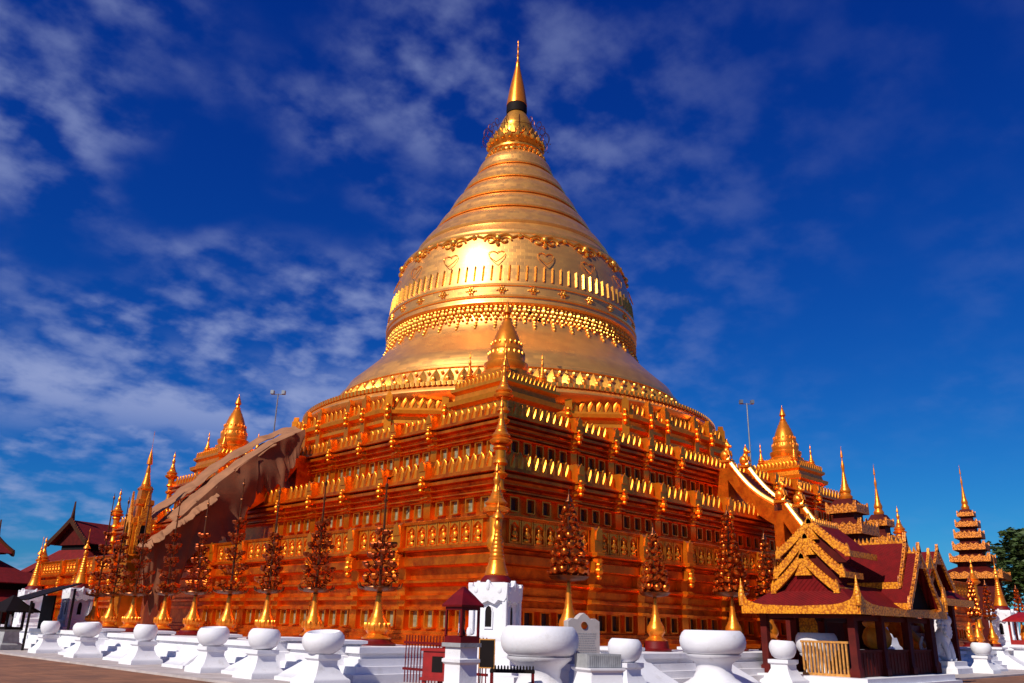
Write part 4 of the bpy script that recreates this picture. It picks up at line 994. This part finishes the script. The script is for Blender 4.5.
# the urn inside the pavilion
great_urn(-16.2, -32.35, 'white bowl half shaded behind the slatted screen of the pavilion', .72)
# gilded hanging bell wrapped in orange cloth
t = thing('cloth_wrapped_drum', 'orange cloth bundle on a stand inside the wooden pavilion', 'bundle', (-12.6, -33.0, .36))
m = MB(); m.square([(.4, 0), (.4, .1), (.25, .2), (.25, .75), (.45, .85)]); m.build('stand', 'wood', t)
m = MB(); rg = []
for i, (rr, z) in enumerate(((.3, .85), (.45, 1.0), (.5, 1.25), (.42, 1.5), (.33, 1.6), (.42, 1.68), (.45, 1.78), (.3, 1.9), (.1, 1.98))):
    rg.append([(rr * (1 + .07 * math.cos(9 * 2 * PI * j / 36)) * math.cos(2 * PI * j / 36), rr * (1 + .07 * math.cos(9 * 2 * PI * j / 36)) * math.sin(2 * PI * j / 36), z) for j in range(36)])
m.loft(rg); m.build('cloth', 'cloth', t)
t = thing('gilded_screen', 'small gilded panel standing inside the wooden pavilion', 'panel', (-14.6, -31.2, .36), R(-45))
m = MB(); m.prism([(-.42, .9), (.42, .9), (.42, 1.7), (.3, 1.95), (.1, 2.0), (-.25, 1.95), (-.42, 1.7)], -.04, .04); m.build('board', 'fret', t)
m = MB(); m.box(-.5, .5, -.2, .2, 0, .86); m.box(-.55, .55, -.25, .25, .84, .9); m.build('stand', 'wood', t)

# ------------------------------------------------------------------ tiered towers (pyatthat)
def tier_tower(name, x, y, z0, tiers, spire_h, label, rz=0, group=None, roofmat='wood', body='wood'):
    t = thing(name, label, 'tower', (x, y, z0), rz, group)
    z = 0
    for k, (w, hb, hr, wn_) in enumerate(tiers):
        b = MB(); b.box(-w * .72, w * .72, -w * .72, w * .72, z, z + hb); b.build('storey', body, t)
        s = MB(); skirt_ = [(w, z + hb), (w * .98, z + hb + .08), (w * .8, z + hb + hr * .6), (wn_ * .74, z + hb + hr)]
        s.square(skirt_); s.build('tier_roof', roofmat, t)
        f = MB()
        for q in range(4):
            X = T(0, 0, 0, q * PI / 2); L = w * 2; hh = .5 * min(1, w)
            pts = [(-w, z + hb - .12), (w, z + hb - .12), (w, z + hb + hh), (w * .93, z + hb + hh * 1.25), (w * .85, z + hb + hh * .7)]
            nz = 5
            for i in range(1, nz * 2):
                u = .85 - 1.7 * i / (nz * 2); pts.append((w * u, z + hb + (hh * .62 if i % 2 else hh * .95)))
            pts += [(-w * .85, z + hb + hh * .7), (-w * .93, z + hb + hh * 1.25), (-w, z + hb + hh)]
            f.prism(pts, -w - .05, -w + .02, X)
        f.build('tier_fretwork', 'fretbig', t)
        z += hb + hr
    s = MB(); w = tiers[-1][3]
    s.lathe([(a, q + z - .05) for a, q in spire_profile(spire_h, w * .55)], 14); s.build('spire', 'spire', t)
    return t
# shrine halls at the foot of the right stairway
hall = thing('stair_hall', 'dark red roofed hall beneath two gilded tiered towers', 'hall', (-4.0, -29.2, 0))
for x in (-4.0, -1.2, 1.6, 4.6):
    for y in (-2.1, 2.1):
        m = MB(); m.square([(.2, .07), (.2, .5), (.14, .6), (.14, 3.4)], T(x, y)); m.build('post', 'wood', hall)
skirt(-4.8, 5.4, -2.9, 2.9, 3.3, -3.2, 4.2, -1.5, 1.5, 4.6).build('eave_roof', 'roof', hall)
gable_roof(-1.9, 1.9, -3.6, 4.6, 4.5, 6.0).build('ridge_roof', 'roof', hall)
gable(-1.95, 1.95, -3.6, 4.5, 6.0, .3).build('bargeboard', 'fret', hall)
f = MB(); f.box(-3.5, 4.5, -.035, .035, 5.88, 5.99)
for i in range(40): f.prism([(-.09, 0), (.09, 0), (0, .3)], -.03, .03, T(-3.5 + i * .2, 0, 5.96))
f.build('ridge_crest', 'fret', hall)
f = MB(); f.box(-3.6, 4.6, -1.98, -1.9, 4.3, 4.56); f.build('eave_trim', 'fret', hall)
f = MB(); f.box(-4.85, 5.45, -2.98, -2.88, 3.1, 3.42); f.build('eave_trim', 'fret', hall)
g_ = gable(-3.4, -.8, -2.8, 3.6, 5.3, .26); q = MB(); q.add(g_.v, g_.f, Matrix(((0, 1, 0, 2.6), (1, 0, 0, 0), (0, 0, 1, 0), (0, 0, 0, 1)))); q.build('bargeboard', 'fret', hall)
g_ = gable(-2.2, .9, -2.7, 3.9, 5.6, .26); q = MB(); q.add(g_.v, g_.f, Matrix(((0, 1, 0, 2.6), (1, 0, 0, 0), (0, 0, 1, 0), (0, 0, 0, 1)))); q.build('bargeboard', 'fretbig', hall)
g_ = gable_roof(-2.2, .9, -2.7, 1.0, 3.9, 5.6); q = MB(); q.add(g_.v, g_.f, Matrix(((0, 1, 0, 2.6), (1, 0, 0, 0), (0, 0, 1, 0), (0, 0, 0, 1)))); q.build('gable_roof', 'roof', hall)
m = MB(); m.box(-3.9, 4.5, 1.9, 2.05, .07, 3.3); m.build('back_wall', 'wood', hall)
tier_tower('tiered_tower', -4.9, -29.0, 5.2, [(1.0, 1.15, .6, .8), (.72, .45, .6, .5)], 2.75, 'gilded tower of two broad tiers with spire, behind the pavilion gable', 0, 'tiered towers over the stair hall')
tier_tower('tiered_tower', -1.1, -29.0, 5.2, [(.62, 1.05, .45, .5), (.5, .45, .5, .4)], 2.75, 'slimmer gilded tower with spire, right of the broad tiered tower', 0, 'tiered towers over the stair hall')
def pinnacle(x, y, h, label):
    t = thing('gilded_pinnacle', label, 'pinnacle', (x, y, 0), 0, 'gilded pinnacles between the pavilion and the far terrace corner')
    m = MB(); m.square([(.5, .05), (.5, .9), (.36, 1.0), (.34, h * .5), (.45, h * .52), (.45, h * .56), (.3, h * .58)]); m.build('shaft', 'terrace', t)
    m = MB(); m.lathe([(a, z + h * .56) for a, z in [(p * .36, q) for p, q in spire_profile(h * .46, 1.0)]], 14); m.build('spire', 'spire', t)
for x, h, lb in ((3.2, 6.6, 'gilded pinnacle just right of the slimmer tiered tower'), (5.1, 5.5, 'gilded pinnacle over the white lion statue'), (8.2, 5.6, 'gilded pinnacle left of the tall brown tower')):
    pinnacle(x, -28.4, h, lb)
# golden shrine at the foot of the left stairway
t = thing('gilded_gatehouse', 'gilded gatehouse with crested arch and tiered spire below the matting', 'gatehouse', (-27.9, -.2, 0), LEFT); t.scale = (.37, .37, .96)
m = MB(); m.square([(1.5, .07), (1.5, 4.6), (1.65, 4.7), (1.65, 4.95), (1.35, 5.05), (1.3, 6.6), (1.5, 6.75), (1.5, 7.0), (1.1, 7.1), (1.0, 7.7), (1.2, 7.8), (1.15, 8.05), (.8, 8.1), (.72, 8.6), (.9, 8.7), (.5, 8.9)]); m.build('tower_body', 'merlon', t)
m = MB(); m.lathe([(.62, 8.8), (.66, 8.95), (.5, 9.2), (.36, 9.5), (.3, 9.6), (.33, 9.7), (.2, 10.0), (.17, 10.1), (.42, 10.12), (.36, 10.4), (.2, 10.7), (.08, 10.95), (.03, 11.1), (.02, 11.8), (.05, 11.85), (.01, 12.1)], 16); m.build('spire', 'spire', t)
for k, X in enumerate((T(0, 0, 0, 0), T(0, 0, 0, PI / 2), T(0, 0, 0, -PI / 2))):
    m = MB()
    pts = [(-.95, 5.1), (-.55, 5.1), (-.55, 6.1)] + [(.55 * math.cos(u), 6.1 + .75 * math.sin(u)) for u in (PI * .8, PI * .62, PI * .5, PI * .38, PI * .2)] + [(.55, 6.1), (.55, 5.1), (.95, 5.1)]
    m.prism(pts + [(1.05, 6.3), (.9, 6.6), (.95, 7.1), (.62, 7.15), (.6, 7.6), (.3, 7.55), (.18, 8.1), (0, 8.5), (-.18, 8.1), (-.3, 7.55), (-.6, 7.6), (-.62, 7.15), (-.95, 7.1), (-.9, 6.6), (-1.05, 6.3)], -1.72, -1.45, X)
    m.build('crested_arch', 'fret', t)
    m = MB(); m.box(-.52, .52, -1.46, -1.32, 5.1, 6.6, X); m.build('arch_opening', 'dark', t)
# tall tiered tower far right
tier_tower('tall_tiered_tower', 33.5, -22.6, 0.0, [(2.3, 6.4, .9, 1.5), (1.5, .5, .5, 1.2), (1.2, .5, .5, 1.0), (1.0, .5, .5, .8), (.82, .45, .5, .65), (.6, .4, .5, .5)], 4.0, 'tall brown tower of many shrinking tiers rising at the far right', R(8))

# ------------------------------------------------------------------ halls behind on the left
def old_hall(x, y, rz, label, L, W, zw, ze, zr, group):
    t = thing('red_roofed_hall', label, 'hall', (x, y, 0), rz, group)
    m = MB(); m.box(-L / 2, L / 2, -W / 2, W / 2, 0, zw); m.build('wall', 'wood', t)
    skirt(-L / 2 - 1.2, L / 2 + 1.2, -W / 2 - 1.2, W / 2 + 1.2, zw - .4, -L / 2 + .6, L / 2 - .6, -W / 2 + 1.0, W / 2 - 1.0, ze).build('eave_roof', 'roofold', t)
    m = MB(); m.box(-L / 2 + .7, L / 2 - .7, -W / 2 + 1.1, W / 2 - 1.1, ze - .6, ze + .9); m.build('clerestory', 'dark', t)
    gable_roof(-W / 2 + .2, W / 2 - .2, -L / 2 + .1, L / 2 - .1, ze + .5, zr).build('ridge_roof', 'roofold', t)
    for sx in (-1, 1):
        gg = gable(-W / 2 + .2, W / 2 - .2, 0, ze + .5, zr, .4, .2, False); b = MB(); b.add(gg.v, gg.f, Matrix.Translation((sx * (L / 2 - .1), 0, 0)) @ (Matrix.Identity(4) if sx < 0 else Matrix.Scale(-1, 4, Vector((1, 0, 0))))); b.build('bargeboard', 'bronze', t)
        b = MB(); b.prism([(-.16, zr), (.16, zr), (.05, zr + .8), (.0, zr + 1.6), (-.06, zr + .8)], -.1, .1, T(sx * (L / 2 - .1), 0, 0)); b.build('ridge_finial', 'bronze', t)
        b = MB(); b.prism([(-W / 2 + .4, ze + .4), (W / 2 - .4, ze + .4), (0, zr - .2)], -.04, .04, Matrix.Translation((sx * (L / 2 - .5), 0, 0)) @ Matrix.Rotation(R(90), 4, 'Z')); b.build('gable_board', 'wood', t)
    return t
old_hall(-17.6, 33.8, R(20), 'old dark red roofed hall rising behind the far left terrace corner', 7.6, 5.2, 5.6, 7.1, 9.6, 'old red roofed halls behind the pagoda')
old_hall(-29.9, 32.4, R(20), 'low red roofed hall at the left picture edge', 8.0, 5.0, 5.0, 5.9, 7.6, 'old red roofed halls behind the pagoda')

old_hall(-27.0, 28.2, R(20), 'long low red roofed cloister under the two old halls, far left', 15.0, 3.6, 2.7, 3.5, 4.9, 'old red roofed halls behind the pagoda')
# dark kiosk on the far left and its neighbours
t = thing('dark_kiosk', 'small dark wooden kiosk with pitched roof, far left', 'kiosk', (-32.9, 1.2, 0), R(20))
m = MB(); m.square([(.6, 0.05), (.6, .3), (.45, .4), (.38, .9), (.5, 1.0)]); m.build('stand', 'grey', t)
m = MB()
for sx in (-1, 1):
    for sy in (-1, 1): m.box(sx * .42 - .05, sx * .42 + .05, sy * .42 - .05, sy * .42 + .05, 1.0, 1.85)
m.box(-.44, .44, -.44, .44, 1.0, 1.12); m.build('frame', 'dark', t)
m = MB(); m.square([(.95, 1.8), (.95, 1.86), (.45, 2.2), (.05, 2.6)]); m.build('pitched_roof', 'dark', t)
m = MB(); m.lathe([(.1, 1.12), (.16, 1.2), (.1, 1.4), (.12, 1.55), (.03, 1.7)], 10); m.build('figurine', 'white', t)
t = thing('shade_awning', 'dark awning on posts between the kiosk and white pavilion', 'awning', (-31.2, 2.2, 0), LEFT)
m = MB(); m.add([(-2.6, -1.4, 2.3), (2.4, -1.4, 2.45), (2.4, .9, 3.3), (-2.6, .9, 3.1), (-2.6, -1.4, 2.24), (2.4, -1.4, 2.39), (2.4, .9, 3.24), (-2.6, .9, 3.04)], [(0, 1, 2, 3), (4, 7, 6, 5), (0, 4, 5, 1), (1, 5, 6, 2), (2, 6, 7, 3), (3, 7, 4, 0)]); m.build('canopy', 'dark', t)
m = MB(); m.box(-2.3, -.4, .62, .7, .05, 2.7); m.build('back_panel', 'dark', t)
for x in (-2.4, 2.2):
    for y in (-1.2, .7):
        m = MB(); m.tube([(x, y, .05), (x, y, 2.35 if y < 0 else 3.0)], .06, 6); m.build('post', 'dark', t)
t = thing('gilded_urn', 'gilded vase at the left picture edge', 'vase', (-30.2, 16.2, 1.0))
m = MB(); m.lathe(vase_profile(2.0, .5), 20); m.build('vase', 'spire', t)
m = MB(); m.lathe([(.6, -.95), (.6, -.1), (.7, 0)], 16); m.build('base_dish', 'white', t)

# ------------------------------------------------------------------ white lion and gilded figure on the right
def skin(name, material, parent, verts, edges, radii, level=2, loc=None):
    me = bpy.data.meshes.new(name); me.from_pydata(verts, edges, []); o = bpy.data.objects.new(name, me); COL.objects.link(o)
    md = o.modifiers.new('s', 'SKIN'); 
    for i, r_ in enumerate(radii):
        me.skin_vertices[0].data[i].radius = (r_, r_) if not isinstance(r_, tuple) else r_
        me.skin_vertices[0].data[i].use_root = (i == 0)
    sd = o.modifiers.new('d', 'SUBSURF'); sd.levels = level; sd.render_levels = level
    me.materials.append(M[material]); o.parent = parent
    if loc: o.location = loc
    return o
t = thing('guardian_lion_statue', 'big white seated guardian lion statue beside the wooden pavilion', 'statue', (-1.2, -31.2, 0), R(-90))
m = MB(); m.square([(1.0, 0.05), (1.0, .3), (.85, .4), (.85, .6)]); m.build('pedestal', 'white', t)
# seated: rump low at the back (-x), chest upright, head forward (+x)
V = [(-.45, 0, .95), (-.1, 0, 1.15), (.22, 0, 1.6), (.32, 0, 2.1), (.42, 0, 2.5), (.68, 0, 2.48),
     (.3, .28, 1.45), (.42, .3, 1.0), (.45, .3, .66), (.6, .3, .64), (.3, -.28, 1.45), (.42, -.3, 1.0), (.45, -.3, .66), (.6, -.3, .64),
     (-.4, .38, .95), (.02, .48, .95), (-.15, .48, .68), (.12, .48, .66), (-.4, -.38, .95), (.02, -.48, .95), (-.15, -.48, .68), (.12, -.48, .66), (-.8, 0, .85), (-.9, 0, 1.3), (-.75, 0, 1.7)]
E = [(0, 1), (1, 2), (2, 3), (3, 4), (4, 5), (2, 6), (6, 7), (7, 8), (8, 9), (2, 10), (10, 11), (11, 12), (12, 13), (0, 14), (14, 15), (15, 16), (16, 17), (0, 18), (18, 19), (19, 20), (20, 21), (0, 22), (22, 23), (23, 24)]
RR = [.42, .42, .40, .28, .32, .2, .17, .13, .13, .1, .17, .13, .13, .1, .26, .2, .13, .1, .26, .2, .13, .1, .1, .08, .06]
skin('body', 'white', t, V, E, RR)
m = MB()
for k in range(3):
    for j in range(12):
        u = 2 * PI * j / 12; rr = .38 - .03 * k; m.blob((.3 + .12 * k - .1, rr * math.cos(u), 2.35 - .2 * k + rr * math.sin(u) * .9), (.12, .11, .11), 6, 4)
m.lathe([(.2, 0), (.16, .15), (.06, .3), (.01, .45)], 8, T(.38, 0, 2.72)); m.build('mane', 'white', t)
t = thing('seated_figure', 'small gilded seated figure on a red pedestal, far right', 'statue', (8.2, -29.6, 1.0), R(-90))
m = MB(); m.lathe([(.45, -.0), (.45, .2), (.35, .3), (.42, .42)], 16); m.build('pedestal', 'redlac', t)
skin('body', 'spire', t, [(0, 0, .6), (0, 0, .95), (.02, 0, 1.18), (.04, 0, 1.38), (.04, 0, 1.55), (0, .22, 1.1), (.1, .3, .85), (.3, .12, .72), (0, -.22, 1.1), (.1, -.3, .85), (.3, -.12, .72), (.2, .35, .55), (.4, 0, .52), (.2, -.35, .55)],
     [(0, 1), (1, 2), (2, 3), (3, 4), (2, 5), (5, 6), (6, 7), (2, 8), (8, 9), (9, 10), (0, 11), (11, 12), (0, 13)], [.24, .2, .16, .12, .05, .09, .07, .05, .09, .07, .05, .15, .1, .15], 2)
# red shrine box at the far right
t = thing('shrine_box', 'bright red shrine box on a white stand at the far right', 'shrine', (11.2, -31.6, 0), R(0))
b = MB(); b.square([(.85, 0.05), (.85, .4), (.6, .6), (.55, 1.1), (.75, 1.2), (.75, 1.35)]); b.build('stand', 'white', t)
b = MB(); b.box(-.62, .62, -.62, .62, 1.35, 1.6)
for sx in (-1, 1):
    for sy in (-1, 1): b.box(sx * .57 - .05, sx * .57 + .05, sy * .57 - .05, sy * .57 + .05, 1.6, 2.6)
b.build('cabinet_frame', 'redpaint', t)
b = MB(); b.square([(.85, 2.6), (.85, 2.66), (.45, 2.95), (.05, 3.15)]); b.build('pointed_roof', 'redpaint', t)
b = MB(); b.lathe([(.2, 1.6), (.24, 1.7), (.15, 1.9), (.18, 2.1), (.1, 2.25), (.02, 2.45)], 12); b.build('figurine', 'spire', t)
# white small spire shrine behind the pavilion roof
t = thing('white_spire_shrine', 'small white shrine with bulbous finial showing past the pavilion roof', 'shrine', (5.9, -28.6, 0))
m = MB(); m.square([(.8, 0.05), (.8, 1.2), (.65, 1.3), (.6, 2.6), (.75, 2.7), (.75, 2.85)]); m.build('body', 'white', t)
m = MB(); m.lathe([(.55, 2.85), (.58, 3.0), (.35, 3.2), (.3, 3.3), (.38, 3.45), (.36, 3.6), (.2, 3.85), (.06, 4.0), (.01, 4.3)], 16); m.build('finial', 'white', t)
t = thing('white_spire_shrine', 'small white spired shrine seen through the pavilion posts', 'shrine', (-7.5, -31.2, 0))
m = MB(); m.square([(.7, 0.05), (.7, .5), (.55, .6), (.5, 1.2), (.42, 1.3), (.36, 1.6)]); m.build('body', 'white', t)
m = MB(); m.lathe([(.36, 1.6), (.3, 1.75), (.22, 1.8), (.16, 2.0), (.05, 2.2), (.01, 2.35)], 12); m.build('finial', 'white', t)

# ------------------------------------------------------------------ trees beyond
def tree(x, y, H, Rc, label, seed):
    r = random.Random(seed); t = thing('leafy_tree', label, 'tree', (x, y, 0), 0, 'trees beyond the pagoda')
    m = MB(); m.tube([(0, 0, 0), (.2, .1, H * .3), (.1, .2, H * .6)], [.5, .38, .2], 8)
    for k in range(7):
        u = r.uniform(0, 6.28); m.tube([(.15, .1, H * .35), (Rc * .4 * math.cos(u), Rc * .4 * math.sin(u), H * .55), (Rc * .8 * math.cos(u), Rc * .8 * math.sin(u), H * r.uniform(.6, .85))], [.2, .12, .04], 5)
    m.build('trunk', 'bark', t)
    m = MB(); cl = []
    for k in range(46):
        u = r.uniform(0, 6.28); ph = r.uniform(-.5, 1.3); d = Rc * r.uniform(.45, 1.0)
        cl.append((d * math.cos(u) * math.cos(ph * .8), d * math.sin(u) * math.cos(ph * .8), H * .62 + Rc * .75 * math.sin(ph), r.uniform(.16, .3) * Rc))
    for (cx_, cy_, cz_, cr) in cl:
        for q in range(170):
            a = r.uniform(0, 6.28); b_ = math.acos(r.uniform(-1, 1)); d = cr * r.uniform(.5, 1.05); s = r.uniform(.22, .5)
            c = Vector((cx_ + d * math.sin(b_) * math.cos(a), cy_ + d * math.sin(b_) * math.sin(a), cz_ + d * .8 * math.cos(b_)))
            X = Matrix.Translation(c) @ Matrix.Rotation(r.uniform(0, 6.28), 4, 'Z') @ Matrix.Rotation(r.uniform(-1.2, 1.2), 4, 'X')
            m.add([(-s, 0, 0), (0, -s * .5, .04), (s, 0, 0), (0, s * .5, .04)], [(0, 1, 2, 3)], X)
    m.build('crown', 'leaf', t)
for x, y, H, Rc, lb, sd in ((58, -22.5, 12.5, 6.0, 'dense dark green tree behind the far right pavilion', 1), (66, -30, 13, 6.5, 'dark green tree at the right picture edge', 2), (52, -34, 9.5, 5.0, 'lower green tree behind the far right shrine', 3), (-30.5, 44, 9, 3.5, 'small green tree between the red roofed halls', 4)):
    tree(x, y, H, Rc, lb, sd)
# birds
for i, (x, y, z, lb) in enumerate(((-22.6, -15.2, 8.1, 'dark bird flying in front of the middle terrace'), (-10.2, -12.2, 20.6, 'upper of two dark birds flying before the bell'), (-9.9, -12.6, 20.1, 'lower of two dark birds flying before the bell'))):
    t = thing('flying_bird', lb, 'bird', (x, y, z), R(30 + 70 * i), 'birds flying past the pagoda')
    m = MB(); m.tube([(-.22, 0, -.02), (-.1, 0, 0), (.05, 0, .01), (.14, 0, .03), (.2, 0, .02)], [.02, .05, .06, .04, .008], 7); m.build('body', 'dark', t)
    for s in (-1, 1):
        m = MB(); m.add([(.08, 0, .02), (-.08, 0, .02), (.1, s * .2, .12), (-.06, s * .2, .1), (-.02, s * .42, .05), (.0, s * .1, .075)], [(0, 5, 2), (0, 1, 5), (1, 3, 5), (5, 3, 2), (2, 3, 4)]); m.build('wing', 'dark', t)
